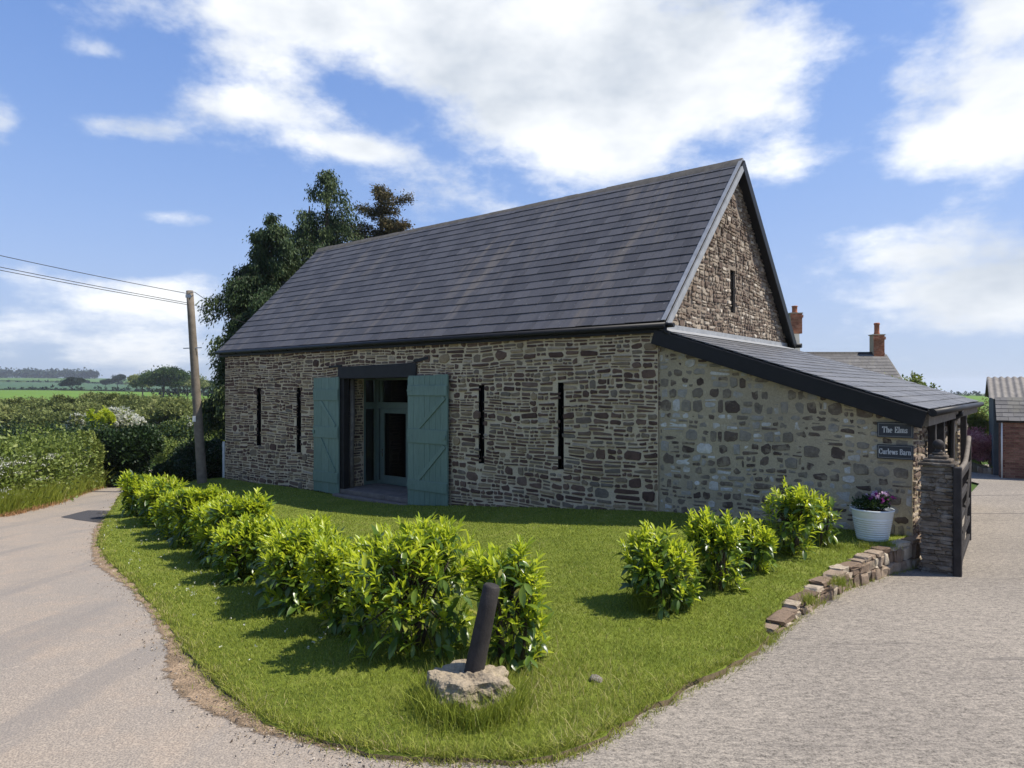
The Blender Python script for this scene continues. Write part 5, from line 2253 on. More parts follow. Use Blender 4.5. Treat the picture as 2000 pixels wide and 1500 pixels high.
# ------------------------------------------------------------------ gate pillar
pz = G(1830, 1117).z
pa0 = -S_END - .01
pw = .40
pillar = empty('gate_pillar', B(pa0 - pw / 2, -.50, pz), label='square stone gate pillar with stepped cap and ball finial', cat='pillar')
# place so its foot meets the drive where the photo shows it
d = Vector(((1798 - 1000) / F, 1, 0))
pf = G(1798, 1117)
pA, pB = (pf - C0).dot(U1), (pf - C0).dot(U2)
pa1 = pA                                     # left edge
pb0 = pB                                     # front plane
pa0 = wp(1861, 1000, pb0)[0]                 # right edge
pw = pa1 - pa0
ptop = wp(1830, 911, pb0)[1]
mb = MB()
mb.bb(pa0 + .02, pa1 - .02, pb0 + .02, pb0 + pw - .02, pz - .1, ptop)
core = mb.build('shaft', M['mortar_lean'], pillar)
z = pz - .03
while z < ptop - .03:
    h = min(rk.uniform(.025, .07), ptop - z)
    for face in range(2):
        s = 0.0
        while s < pw - .02:
            w = min(rk.uniform(.10, .30), pw - s)
            if pw - s - w < .06:
                w = pw - s
            if face == 0:
                c = B(pa1 - s - w / 2, pb0 + .03 + rk.uniform(-.014, .012), z + h / 2)
                block(c, U1 * (w / 2 - .002), U2 * .04, UP * (h / 2 - .001), rk, core, mat=M['stone_pillar'])
            else:
                c = B(pa0 + .03 + rk.uniform(-.006, .006), pb0 + s + w / 2, z + h / 2)
                block(c, U2 * (w / 2 - .002), U1 * .04, UP * (h / 2 - .001), rk, core, mat=M['stone_pillar'])
            s += w
    z += h
am, bm_ = (pa0 + pa1) / 2, pb0 + pw / 2
steps = [(pw / 2 + .035, .05), (pw / 2 - .02, .045), (pw / 2 - .075, .05), (pw / 2 - .12, .04)]
z = ptop
for hw, hh in steps:
    m_ = MB()
    m_.tint = rk.random() * .5
    m_.bb(am - hw, am + hw, bm_ - hw, bm_ + hw, z + .001, z + hh)
    m_.build('cap_course', M['stone_pillar'], pillar, bevel=.012)
    z += hh
m_ = MB()
m_.tint = .15
R0 = .072
m_.lathe(B(am, bm_, z), [(.0, 0), (.06, 0), (.05, .02), (.035, .035)] + [(R0 * math.sin(t), .035 + R0 - R0 * math.cos(t)) for t in np.linspace(.5, math.pi, 12)], 20)
m_.build('ball_finial', M['dark_wood'], pillar)

# gate, open along the drive
gate = empty('timber_gate', B(pa0 - .06, pb0 + .2, pz), label='dark timber gate standing open behind the stone pillar', cat='gate')
GO = B(pa0 - .055, pb0 + .0)
GD = Vector((.598, .801, 0)).normalized()     # the leaf stands open, swung a little into the drive
GN = Vector((GD.y, -GD.x, 0))


def GP(s, n_, z):
    return Vector((GO.x, GO.y, 0)) + GD * s + GN * n_ + UP * z


def gbox(m_, s0, s1, n0, n1, z0, z1):
    m_.box(GP((s0 + s1) / 2, (n0 + n1) / 2, (z0 + z1) / 2), GD * (s1 - s0) / 2, GN * (n1 - n0) / 2, UP * (z1 - z0) / 2)


gz0, gz1 = pz + .06, wp(1868, 925, pb0 + .1)[1]
for b, hh in ((.14, gz1), (2.5, gz1 + .30)):
    m_ = MB()
    gbox(m_, b - .04, b + .04, -.035, .035, gz0, hh)
    m_.build('stile', M['dark_wood'], gate, bevel=.008)
for k in range(5):
    z = gz0 + .07 + (gz1 - gz0 - .15) * k / 4
    m_ = MB()
    gbox(m_, .18, 2.46, -.02, .02, z - .045, z + .045)
    m_.build('rail', M['dark_wood'], gate, bevel=.005)
m_ = MB()
m_.tube([GP(.12 + 2.4 * t, 0, gz1 + .02 + .34 * max(0, (t - .55) / .45) ** 1.6) for t in np.linspace(0, 1, 14)], .035, 8)
m_.build('curved_top_rail', M['grey_wood'], gate)
m_ = MB()
m_.bar(GP(.2, .032, gz0 + .1), GP(2.45, .032, gz1 - .05), .09, .02, GN)
m_.build('brace', M['dark_wood'], gate)
gp_ = MB()
gbox(gp_, -.05, .07, -.05, .05, pz - .1, gz1 + .10)
gp_.build('gate_post', M['dark_wood'], gate, bevel=.01)

# ------------------------------------------------------------------ white planter
pc = B(wp(1704, 1040, -.42)[0], -.42, 0)
pcz = lawn_z(pc.x, pc.y)
pot = empty('flower_pot', (pc.x, pc.y, pcz), label='white ribbed planter with purple and white flowers by the wall', cat='planter')
mb = MB()
prof = [(0, 0), (.205, 0), (.21, .012)]
hp = .44
for i in range(9):
    z0 = .03 + i * .033
    r_ = .21 + (.285 - .21) * z0 / hp
    prof += [(r_, z0), (r_ + .005, z0 + .010), (r_ + .005, z0 + .022), (r_ - .001, z0 + .031)]
prof += [(.272, .345), (.278, .40), (.286, .425), (.292, .432), (.292, .448), (.284, .452), (.272, .445), (.262, .40), (.0, .395)]
mb.lathe((pc.x, pc.y, pcz), prof, 48)
mb.build('pot', M['white_glaze'], pot)
mb = MB()
mb.lathe((pc.x, pc.y, pcz + .40), [(.264, .0), (.2, .02), (.1, .035), (0, .04)], 24)
mb.build('soil', M['soil'], pot)
rp = np.random.default_rng(9)
leaf_mass('leaves', [((pc.x - .03, pc.y, pcz + .48), (.22, .2, .12)), ((pc.x + .06, pc.y, pcz + .52), (.15, .14, .12))], M['hedge_dark'], pot, rp, .05, 60, 14, .3, .3, .6)
for i in range(36):
    c = Vector((pc.x + .07 + rp.normal(0, .085), pc.y - .03 + rp.normal(0, .07), pcz + .625 + rp.normal(0, .03)))
    m_ = []
    V, Fc, tt = leaf_quads(np.repeat([tuple(c)], 9, 0), .042, rp, .8, np.array([0, 0, .5]), 1.0, np.full(9, .98 if rp.random() < .3 + .4 * (c.z > pcz + .61) else rp.uniform(.2, .75)))
    link('flower', np_mesh('flower', V, Fc, tt), M['purple'], pot)

# ------------------------------------------------------------------ utility pole and wires
yp = 21.6
pbx = Vector(((395 - 1000) / F * yp, yp, 0))
pbx.z = lawn_z(pbx.x, pbx.y)
ptp = Vector(((370.5 - 1000) / F * yp, yp, H - (568 - HY) / F * yp))
pole = empty('utility_pole', pbx, label='leaning wooden utility pole at the far end of the barn', cat='pole')
mb = MB()
axp = ptp - pbx
mb.tube([pbx - axp * .05] + [pbx + axp * t for t in np.linspace(0, 1, 8)], [.155] + list(np.linspace(.15, .105, 8)), 14)
mb.build('shaft', M['pole'], pole)
m_ = MB()
c = pbx + axp * .70
m_.bar(c + Vector((-.29, -.06, 0)), c + Vector((.29, -.06, .02)), .03, .03)
m_.build('step_bar', M['metal'], pole)
m_ = MB()
m_.tube([ptp + Vector((.0, -.10, -.12)), ptp + Vector((.14, -.14, -.06)), ptp + Vector((.22, -.12, -.05))], .014, 6)
m_.build('bracket', M['metal'], pole)
m_ = MB()
c = pbx + axp * .335
m_.box(c + Vector((-.05, -.16, 0)), Vector((.05, 0, 0)), Vector((0, .004, 0)), Vector((0, 0, .09)))
m_.build('number_plate', M['white_paint'], pole)
m_ = MB()
c = pbx + axp * .97
m_.box(c + Vector((0, -.115, 0)), Vector((.085, 0, 0)), Vector((0, .012, 0)), Vector((0, 0, .05)))
m_.build('cap_band', M['metal'], pole)


def wire(p, q, sag, label, r=.010):
    p, q = Vector(p), Vector(q)
    m_ = MB()
    m_.tube([p.lerp(q, t) - UP * sag * 4 * t * (1 - t) for t in np.linspace(0, 1, 24)], r, 5, False)
    m_.build('overhead_wire', M['wire'], label=label, cat='wire', group='overhead wires at the pole')


def through(p, px, py, kx):
    """far end of a straight wire from p that crosses picture column px at row py"""
    dx, dy = kx
    t = ((px - 1000) / F * p.y - p.x) / (dx - (px - 1000) / F * dy)
    yy = p.y + dy * t
    z = H - (py - HY) / F * yy
    return Vector((p.x + dx, p.y + dy, p.z + (z - p.z) / t))


for (dz, dxx, py, lab, sg) in ((.0, -.02, 487, 'topmost overhead wire running left from the pole', .35), (-.30, .0, 514, 'middle overhead wire running left from the pole', .22), (-.36, .03, 520, 'lowest overhead wire running left from the pole', .22)):
    a = ptp + Vector((dxx, -.1, -.1 + dz))
    e = through(a, 0, py - 22 * sg, (-14, -10.5))
    wire(a, e, sg, lab)
wire(ptp + Vector((.2, -.12, -.05)), (-14.2, 45, 5.0), .25, 'overhead wire running right from the pole bracket into the conifers')
wire(ptp + Vector((.05, -.1, -.4)), (-9.2, 33, 4.8), .25, 'lower overhead wire running right from the pole behind the barn roof')

# white marker post at the far barn corner
q = Vector(((437 - 1000) / F * 24.5, 24.5, 0))
q.z = float(T(q.x, q.y))
mb = MB()
mb.box((q.x, q.y, q.z + .75), (.04, 0, 0), (0, .03, 0), (0, 0, .85))
mb.build('marker_post', M['white_paint'], bevel=.01, label='slim white post beside the far corner of the barn', cat='post')


# ------------------------------------------------------------------ conifers behind the barn
def conifer(name, base, h, rad, mat, rng, label, droop=1.0, dens=1.0, open_=0.0, nb=120, leaf=.20, tops=1, h0=.08, taper=1.0):
    base = Vector(base)
    o = empty(name, base, label=label, cat='tree')
    tr = MB()
    lead = []
    for k in range(tops):
        off = Vector((rng.uniform(-.5, .5), rng.uniform(-.4, .4), 0)) * (0 if k == 0 else 1.6)
        hh = h * (1 - .12 * k)
        lead.append((off, hh))
        tr.tube([base - UP * .2, base + off * .5 + UP * hh * .35, base + off + UP * hh * .7, base + off + UP * hh], [h * .022, h * .017, h * .010, h * .002], 10)
    Ps, Ts, Ax = [], [], []
    br = tr
    for i in range(nb):
        off, hh = lead[int(rng.integers(len(lead)))]
        t = h0 + (1 - h0) * (i + rng.random()) / nb
        an = i * 2.4 + rng.uniform(-.4, .4)
        ln = rad * min(1.0, (1 - t) * taper) ** .66 * rng.uniform(.55, 1.15) + .12 * rad * (t < .97) * min(1.0, 1.6 - t)
        lump = 1 + .35 * math.sin(t * 17 + an * 2)
        ln *= lump
        p0 = base + off * min(1, t / .7) + UP * hh * t
        dv = Vector((math.cos(an), math.sin(an), 0))
        rise = .35 if droop > 0 else .15
        p1 = p0 + dv * ln * .55 + UP * ln * rise * .6
        p2 = p0 + dv * ln + UP * ln * (rise - .35 * droop)
        br.tube([p0, p1, p2], [.035 * (1 - t) + .01, .02 * (1 - t) + .007, .004], 5, False)
        m = int(dens * 3.0 * (40 + 260 * ln / rad))
        u = rng.random(m) ** .7
        pos = np.where((u < .55)[:, None], np.array(p0) + (np.array(p1) - np.array(p0)) * (u / .55)[:, None], np.array(p1) + (np.array(p2) - np.array(p1)) * ((u - .55) / .45)[:, None])
        pos = pos + rng.normal(0, .06 * rad ** .5 + .05, (m, 3)) * np.array([1, 1, .7])
        hang = rng.random(m) ** 1.5 * ln * .42 * droop
        pos[:, 2] -= hang
        Ps.append(pos)
        Ts.append(np.clip(rng.normal(.48, .2) + rng.normal(0, .16, m) + .25 * (u - .5), 0, 1))
        Ax.append(np.tile(np.array([dv.x * .35, dv.y * .35, -.9 * droop + (.15 if droop <= 0 else 0)]), (m, 1)))
    tr.build('trunk', M['bark'], o)
    P, t_, A = np.concatenate(Ps), np.concatenate(Ts), np.concatenate(Ax)
    V, Fc, tt = leaf_quads(P, leaf * .60, rng, .36, A, .38, t_, .1)
    link('crown', np_mesh('crown', V, Fc, tt), mat, o)
    return o


rt = np.random.default_rng(77)


def gz_(x, y):
    return float(T(x, y)) - .05


x, y = -10.75, 30.5
conifer('conifer_tree', (x, y, gz_(x, y)), 11.7, 2.1, M['cypress'], rt, 'dark bushy conifer rising behind the left end of the barn roof', 1.0, 1.7, nb=260, leaf=.26, tops=3, h0=.03, taper=2.2)
x, y = -9.1, 33.5
conifer('conifer_tree', (x, y, gz_(x, y)), 14.9, 3.7, M['cypress'], rt, 'tallest conifer with drooping sprays and a thin pointed top', 1.15, 1.0, nb=150, leaf=.26, tops=2, h0=.2)
x, y = -7.2, 37.5
conifer('conifer_tree', (x, y, gz_(x, y)), 15.6, 4.6, M['spruce'], rt, 'brownish spruce with spiky tops just above the barn ridge', 0.15, 1.6, nb=200, leaf=.26, tops=4, h0=.3, taper=1.3)

# ------------------------------------------------------------------ roadside hedge bank on the left
rh = np.random.default_rng(55)


def hedge(name, pts, width, hgt, mat, rng, leaf, per_m, label, per=26, top=1.0, extra=None, kind_cat='hedge', rough=.18):
    """clipped or loose hedge along a path; pts are (x, y)"""
    o = empty(name, (pts[0][0], pts[0][1], gz_(*pts[0])), label=label, cat=kind_cat)
    Ps, Ts, Os = [], [], []
    st = MB()
    for (p, q) in zip(pts[:-1], pts[1:]):
        p, q = np.array(p, float), np.array(q, float)
        L_ = np.linalg.norm(q - p)
        d = (q - p) / L_
        nn = np.array([-d[1], d[0]])
        n = int(per_m * L_)
        s = rng.uniform(-.1, L_ + .1, n)
        # clump centres over the hedge section: mostly its skin
        an = rng.uniform(-.15 * np.pi, 1.15 * np.pi, n)
        k = .45 + .55 * rng.random(n) ** .45
        w_ = width * .5 * (1 + rough * np.sin(s * 2.3 + 1) * np.sin(s * .9))
        h_ = hgt * (1 + rough * np.sin(s * 1.7) * np.sin(s * .61 + 2) + rng.normal(0, .05, n))
        off = np.sign(np.cos(an)) * np.abs(np.cos(an)) ** .5 * w_ * k
        zz = np.abs(np.sin(an)) ** .45 * h_ * (.25 + .75 * k)
        zz = np.where(rng.random(n) < .45, rng.uniform(.05, .95, n) * h_, zz)
        x, y = p[0] + d[0] * s + nn[0] * off, p[1] + d[1] * s + nn[1] * off
        c = np.c_[x, y, T(x, y) + zz]
        out = np.c_[nn[0] * np.cos(an), nn[1] * np.cos(an), np.sin(an)]
        Ps.append((c[:, None, :] + rng.normal(0, .13, (n, per, 3)) * (1 + .4 * width)).reshape(-1, 3))
        Ts.append(np.clip(np.repeat(rng.normal(.5, .17, n), per) + rng.normal(0, .13, n * per), 0, 1))
        Os.append(np.repeat(out, per, 0))
        for s_ in np.arange(.3, L_, .9):
            b = Vector((p[0] + d[0] * s_, p[1] + d[1] * s_, 0))
            b.z = gz_(b.x, b.y)
            st.tube([b, b + Vector((rng.uniform(-.2, .2), rng.uniform(-.2, .2), hgt * .75))], [.035, .012], 5, False)
    st.build('stems', M['bark'], o, kind='stuff')
    P, t_, O = np.concatenate(Ps), np.concatenate(Ts), np.concatenate(Os)
    V, Fc, tt = leaf_quads(P, leaf, rng, .6, O * .5 + np.array([0, 0, .3]), .8, t_)
    link('foliage', np_mesh('foliage', V, Fc, tt), mat, o)
    return o, P


h0, h1, h2 = hb
bank = [(-20, 11.8), (h0.x - 1.1, h0.y + .2), (h1.x - 1.1, h1.y + .2), (h2.x - 1.0, h2.y + .2)]
hd, HP = hedge('roadside_hedge', bank, 1.8, 1.5, M['hedge'], rh, .11, 95, 'loose green roadside hedge bank with cow parsley on the left', 30)
# long grass and cow parsley on the verge in front of it
n = 26000
k = rh.integers(0, 3, n)
pts_ = np.array(bank)
t_ = rh.random(n)
gp2 = pts_[k] + (pts_[k + 1] - pts_[k]) * t_[:, None] + np.c_[rh.uniform(.45, 1.25, n), rh.uniform(-1.2, .2, n) * .55]
hh = .18 + .55 * np.clip(1.15 - (gp2[:, 0] * 0 + rh.random(n)), 0, 1)
blades('verge_grass', np.c_[gp2, T(gp2[:, 0], gp2[:, 1]) - .02], hh * rh.uniform(.5, 1.1, n), .006, rh, M['grass'], .35, np.clip(rh.normal(.45, .2, n), 0, 1))
n = 260
k = rh.integers(0, 3, n)
t_ = rh.random(n)
cp = pts_[k] + (pts_[k + 1] - pts_[k]) * t_[:, None] + np.c_[rh.uniform(.2, 1.15, n), rh.uniform(-1.0, .2, n) * .5]
cz = T(cp[:, 0], cp[:, 1]) + rh.uniform(.35, 1.35, n)
P = np.repeat(np.c_[cp, cz], 22, 0) + rh.normal(0, 1, (n * 22, 3)) * np.array([.07, .07, .022])
V, Fc, tt = leaf_quads(P, .030, rh, .9)
link('cow_parsley', np_mesh('cow_parsley', V, Fc, tt), M['blossom'], kind='stuff')
# brown dead litter along the hedge foot
n = 5000
k = rh.integers(0, 3, n)
t_ = rh.random(n)
lp2 = pts_[k] + (pts_[k + 1] - pts_[k]) * t_[:, None] + np.c_[rh.normal(1.2, .12, n), rh.normal(-.35, .12, n)]
blades('dry_litter', np.c_[lp2, T(lp2[:, 0], lp2[:, 1])], rh.uniform(.03, .14, n), .006, rh, simple('dead_stems', (.30, .17, .085), .9, .1, .3, 30, 0), .8)


def at(px, py, Y):
    return Vector(((px - 1000) / F * Y, Y, H - (py - HY) / F * Y))


def gbush(px, Y, w_px, top_py, mat, leaf, nc, per, label, group, name='shrub', extra=None, lumps=6, deep=.8, cr=.25):
    x = (px - 1000) / F * Y
    zb_ = gz_(x, Y)
    hgt = H - (top_py - HY) / F * Y - zb_
    r_ = w_px / 2 / F * Y
    return bush(name, (x, Y, zb_), r_, r_ * deep, hgt, mat, rh, leaf, nc, per, label, group=group, extra=extra, lumps=lumps, clump_r=cr, stem_r=.03 * hgt)


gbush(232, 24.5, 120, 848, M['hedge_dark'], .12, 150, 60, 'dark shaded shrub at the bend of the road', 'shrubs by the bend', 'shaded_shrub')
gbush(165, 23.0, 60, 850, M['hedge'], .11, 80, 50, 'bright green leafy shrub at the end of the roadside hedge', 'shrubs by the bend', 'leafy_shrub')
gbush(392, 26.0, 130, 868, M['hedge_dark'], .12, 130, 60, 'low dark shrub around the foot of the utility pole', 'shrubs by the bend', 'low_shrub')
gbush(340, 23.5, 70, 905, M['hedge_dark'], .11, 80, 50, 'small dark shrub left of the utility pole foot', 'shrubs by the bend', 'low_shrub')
gbush(425, 27.5, 60, 868, M['laurel_new'], .13, 70, 40, 'sunlit yellow green shrub behind the utility pole', 'shrubs by the bend', 'leafy_shrub')
hedge('clipped_hedge', [(-24.5, 41.5), (-17, 41.0), (-12.5, 39.0)], 1.4, 1.55, M['hedge'], rh, .13, 70, 'low clipped hedge across the far bend of the road', 26, rough=.05)
hedge('field_hedge', [(-52, 45), (-38, 47), (-24, 49), (-15, 48)], 2.2, 2.3, M['hedge_dark'], rh, .18, 36, 'dark base hedge below the scrub', 24, rough=.3)
sc_spots = [(20, 62, 150, 795), (90, 58, 140, 806), (165, 66, 150, 790), (120, 74, 120, 778), (235, 70, 150, 780), (310, 64, 140, 788), (380, 68, 140, 792), (270, 80, 120, 772), (345, 82, 150, 776), (425, 60, 120, 786), (50, 82, 170, 784), (195, 84, 150, 776), (410, 84, 120, 780)]
sl = ['at the left edge of the picture', 'left of the white blossom', 'above the white blossom, toward the left', 'high at the back, left', 'above the white blossom', 'right of the white blossom', 'just left of the utility pole', 'high at the back, centre', 'high at the back, left of the pole', 'between the pole and the barn', 'at the back left edge', 'high at the back below the bright field', 'high behind the pole']
for i, ((px, Y, w, ty), l) in enumerate(zip(sc_spots, sl)):
    gbush(px, Y, w, ty, M['scrub'], .24, 110, 44, 'pale green scrub bush ' + l, 'scrub bushes in the dip', 'scrub_bush', lumps=6, cr=.17)
gbush(235, 52, 95, 806, M['scrub'], .24, 90, 40, 'larger hawthorn covered in white blossom', 'hawthorns in blossom', 'hawthorn_bush', extra=(M['blossom'], .16, 130, 34))
gbush(165, 51, 60, 818, M['scrub'], .24, 70, 36, 'smaller hawthorn with thin white blossom on the left', 'hawthorns in blossom', 'hawthorn_bush', extra=(M['blossom'], .15, 40, 24))
gbush(200, 50, 46, 806, M['laurel_new'], .2, 40, 30, 'yellow green bush between the two hawthorns', 'scrub bushes in the dip', 'scrub_bush')
gbush(355, 50, 80, 822, M['hedge'], .22, 80, 36, 'mid green bush with a little blossom left of the pole', 'scrub bushes in the dip', 'scrub_bush', extra=(M['blossom'], .12, 10, 16))
gbush(418, 47, 70, 800, M['hedge'], .2, 80, 36, 'fresh green bush beside the barn corner', 'scrub bushes in the dip', 'scrub_bush')


# far trees ------------------------------------------------------------
def ftree(px, Y, w_px, top_py, base_py, mat, label, name='field_tree', group='trees in the fields', nc=80, per=30, leaf=None):
    x = (px - 1000) / F * Y
    zb_ = float(far_z(x, Y))
    zt_ = H - (top_py - HY) / F * Y
    hgt = max(2.0, zt_ - zb_)
    r_ = w_px / 2 / F * Y
    o = empty(name, (x, Y, zb_), label=label, cat='tree', group=group)
    blobs = [((x, Y, zb_ + hgt * .62), (r_ * .85, r_ * .8, hgt * .36))]
    for i in range(7):
        an = rh.uniform(0, 6.28)
        k = rh.uniform(.3, .5)
        blobs.append(((x + math.cos(an) * r_ * .6, Y + math.sin(an) * r_ * .5, zb_ + hgt * rh.uniform(.42, .85)), (r_ * k, r_ * k, hgt * k * .42)))
    limbs('trunk', (x, Y, zb_), (x, Y, zb_ + hgt * .6), hgt * .03, blobs, o, rh, twigs=6)
    leaf_mass('crown', blobs, mat, o, rh, leaf or hgt * .07, nc, per, .3)
    return o


ftree(318, 260, 92, 719, 762, M['tree_far'], 'large round tree standing in the field left of the pole')
ftree(278, 275, 50, 733, 760, M['scrub'], 'pale green tree on the left of the large field tree')
ftree(365, 280, 80, 731, 762, M['scrub'], 'pale green tree on the right of the large field tree')
ftree(398, 300, 40, 742, 764, M['tree_far'], 'dark small tree between the pole and the barn in the far field')
ftree(230, 620, 26, 733, 752, M['tree_wood'], 'lone round tree on the far slope')
ftree(206, 600, 18, 740, 752, M['tree_wood'], 'small dark tree left of the lone round one')
ftree(140, 430, 40, 738, 757, M['tree_wood'], 'low dark reddish copse at the edge of the bright field')
for px, l in ((160, 'left'), (172, 'middle'), (185, 'right')):
    ftree(px, 1350, 13, 727, 742, M['tree_wood'], '%s one of three tiny trees on the skyline' % l, group='trees on the skyline', nc=30, per=16, leaf=2.0)
hedge('field_hedge', [(-330, 440), (-180, 452), (-64, 440)], 4, 3.0, M['tree_wood'], rh, 1.2, 1.2, 'dark field hedge along the far side of the bright field', 14)
hedge('field_hedge', [(-150, 285), (-40, 300)], 3, 2.4, M['tree_wood'], rh, .9, 2.2, 'dark field hedge under the large field tree', 14)
hedge('field_hedge', [(-700, 800), (-420, 830), (-200, 820)], 5, 6, M['tree_wood'], rh, 2.4, .8, 'dark hedge line with small trees on the far hill', 12)
# wood on the hilltop: reads as one dark mass
n = 420
wx = rh.uniform(-1180, -845, n)
wy = rh.uniform(1330, 1420, n)
wz_ = far_z(wx, wy)
hw_ = rh.uniform(13, 21, n)
per = 26
P = np.repeat(np.c_[wx, wy, wz_ + hw_ * .55], per, 0) + rh.normal(0, 1, (n * per, 3)) * np.clip(np.repeat(np.c_[hw_ * .2, hw_ * .2, hw_ * .2], per, 0), 0, 4)
V, Fc, tt = leaf_quads(P, 4.2, rh, .8)
wood = link('hilltop_wood', np_mesh('hilltop_wood', V, Fc, tt), M['tree_wood'], kind='stuff')

# ------------------------------------------------------------------ farmhouse behind
YH = 40.0
house = empty('farmhouse', at(1650, 760, YH), label='old farmhouse behind the lean-to with slate roof and two brick chimneys', cat='house')
hx = lambda px: (px - 1000) / F * YH
hz_ = lambda py: H - (py - HY) / F * YH
gx1 = hx(1722)
gx0 = hx(1500)
ridge_z = hz_(690)
dep = 3.2
ez = ridge_z - 2.9
mb = MB()
mb.hexa([Vector((gx0, YH - dep, gz_(20, YH))), Vector((gx1 - .1, YH - dep, gz_(20, YH))), Vector((gx1 - .1, YH + dep, gz_(20, YH))), Vector((gx0, YH + dep, gz_(20, YH))),
         Vector((gx0, YH - dep, ez)), Vector((gx1 - .1, YH - dep, ez)), Vector((gx1 - .1, YH + dep, ez)), Vector((gx0, YH + dep, ez))])
mb.add([Vector((gx1 - .1, YH - dep, ez)), Vector((gx1 - .1, YH + dep, ez)), Vector((gx1 - .1, YH, ridge_z - .08))], [(0, 1, 2)])
mb.add([Vector((gx0, YH - dep, ez)), Vector((gx0, YH + dep, ez)), Vector((gx0, YH, ridge_z - .08))], [(0, 2, 1)])
mb.build('wall', M['cream'], house)
hd_ = (Vector((0, dep + .2, ridge_z - ez + .1))).normalized()
hn_ = Vector((0, -hd_.z, hd_.y))
hl_ = math.hypot(dep + .2, ridge_z - ez + .1)
E0h = Vector((gx0, YH - dep - .2, ez - .1))
hroof = slate_roof('front_roof', lambda u, v: E0h + Vector((u, 0, 0)) + hd_ * v, hn_, hl_, gx1 - gx0 + .15, 16, .5, M['slate_house'], house, rn, .02, limit=240)
mb = MB()
a_, b_ = Vector((gx0, YH + dep + .2, ez - .1)), Vector((gx1 + .15, YH + dep + .2, ez - .1))
up_ = Vector((0, -dep - .2, ridge_z - ez + .1))
n_ = Vector((0, hd_.z, hd_.y))
mb.hexa([a_ - n_ * .05, a_ + up_ - n_ * .05, b_ + up_ - n_ * .05, b_ - n_ * .05, a_ + n_ * .03, a_ + up_ + n_ * .03, b_ + up_ + n_ * .03, b_ + n_ * .03])
mb.build('rear_roof', M['slate_house'], house)
for i in range(26):
    x0 = gx0 + (gx1 + .15 - gx0) * i / 26
    x1 = gx0 + (gx1 + .15 - gx0) * (i + 1) / 26 - .01
    m_ = MB()
    m_.hexa([Vector((x0, YH - .18, ridge_z - .14)), Vector((x1, YH - .18, ridge_z - .14)), Vector((x1, YH + .18, ridge_z - .14)), Vector((x0, YH + .18, ridge_z - .14)),
             Vector((x0, YH - .05, ridge_z + .08)), Vector((x1, YH - .05, ridge_z + .08)), Vector((x1, YH + .05, ridge_z + .08)), Vector((x0, YH + .05, ridge_z + .08))])
    m_.build('ridge_tile', M['black_wood'], hroof)
mb = MB()
mb.bar(Vector((gx1 + .17, YH - dep - .2, ez - .2)), Vector((gx1 + .17, YH, ridge_z - .08)), .05, .22, Vector((1, 0, 0)))
mb.build('barge_board', M['black_paint'], house)


def chimney(px0, px1, y_top, y_bot, ypot, Yc, rend=None):
    x0, x1 = (px0 - 1000) / F * Yc, (px1 - 1000) / F * Yc
    zt_, zb_ = H - (y_top - HY) / F * Yc, H - (y_bot - HY) / F * Yc
    w = x1 - x0
    cc = Vector(((x0 + x1) / 2, Yc, 0))
    core = MB()
    core.box((cc.x, cc.y, (zt_ + zb_) / 2), (w / 2 - .012, 0, 0), (0, w * .4 - .012, 0), (0, 0, (zt_ - zb_) / 2))
    ch = core.build('chimney', M['mortar_lean'], house)
    rows = max(6, int((zt_ - zb_) / .085))
    bh = (zt_ - zb_) / rows
    for r_ in range(rows):
        ex = .05 if r_ >= rows - 3 and r_ < rows - 1 else 0.0
        z = zb_ + bh * (r_ + .5)
        for face in range(2):
            half = (w / 2 + ex) if face == 0 else (w * .4 + ex)
            nb_ = 4 if face == 0 else 3
            s = -half
            for b in range(nb_ + 1):
                lw = 2 * half / nb_
                a0_ = max(-half, -half + (b - (.5 if r_ % 2 else 0)) * lw)
                a1_ = min(half, -half + (b + 1 - (.5 if r_ % 2 else 0)) * lw)
                if a1_ - a0_ < .03:
                    continue
                m_ = MB()
                m_.tint = rk.random()
                if face == 0:
                    m_.box((cc.x + (a0_ + a1_) / 2, cc.y - w * .4 - ex + .005, z), ((a1_ - a0_) / 2 - .006, 0, 0), (0, .015, 0), (0, 0, bh / 2 - .006))
                else:
                    m_.box((cc.x + w / 2 + ex - .005, cc.y + (a0_ + a1_) / 2, z), (.015, 0, 0), (0, (a1_ - a0_) / 2 - .006, 0), (0, 0, bh / 2 - .006))
                m_.build('brick', M['brick'], ch)
    m_ = MB()
    m_.box((cc.x, cc.y, zt_ + .02), (w / 2 + .04, 0, 0), (0, w * .4 + .04, 0), (0, 0, .03))
    m_.build('chimney_cap', M['mortar_lean'], ch)
    zp = H - (ypot - HY) / F * Yc
    m_ = MB()
    hh_ = zp - zt_
    r0_ = w * .24
    m_.lathe((cc.x, cc.y, zt_ + .04), [(r0_, 0), (r0_ * 1.05, hh_ * .1), (r0_ * .92, hh_ * .2), (r0_ * .92, hh_ * .78), (r0_ * 1.08, hh_ * .82), (r0_ * 1.08, hh_ * .92), (r0_ * .85, hh_ * .96), (r0_ * .6, hh_ * .9), (0, hh_ * .85)], 16)
    m_.build('chimney_pot', M['brick'], ch)
    return ch


chimney(1702, 1723, 655, 697, 631, YH)
c1 = chimney(1541, 1563, 613, 652, 598, YH + 2)
m_ = MB()
Yc = YH + 2
m_.hexa([at(1540, 720, Yc - .6), at(1565, 720, Yc - .6), at(1565, 720, Yc + .4), at(1540, 720, Yc + .4), at(1543, 652, Yc - .4), at(1561, 652, Yc - .4), at(1561, 652, Yc + .2), at(1543, 652, Yc + .2)])
m_.build('chimney_base', M['cream'], house)

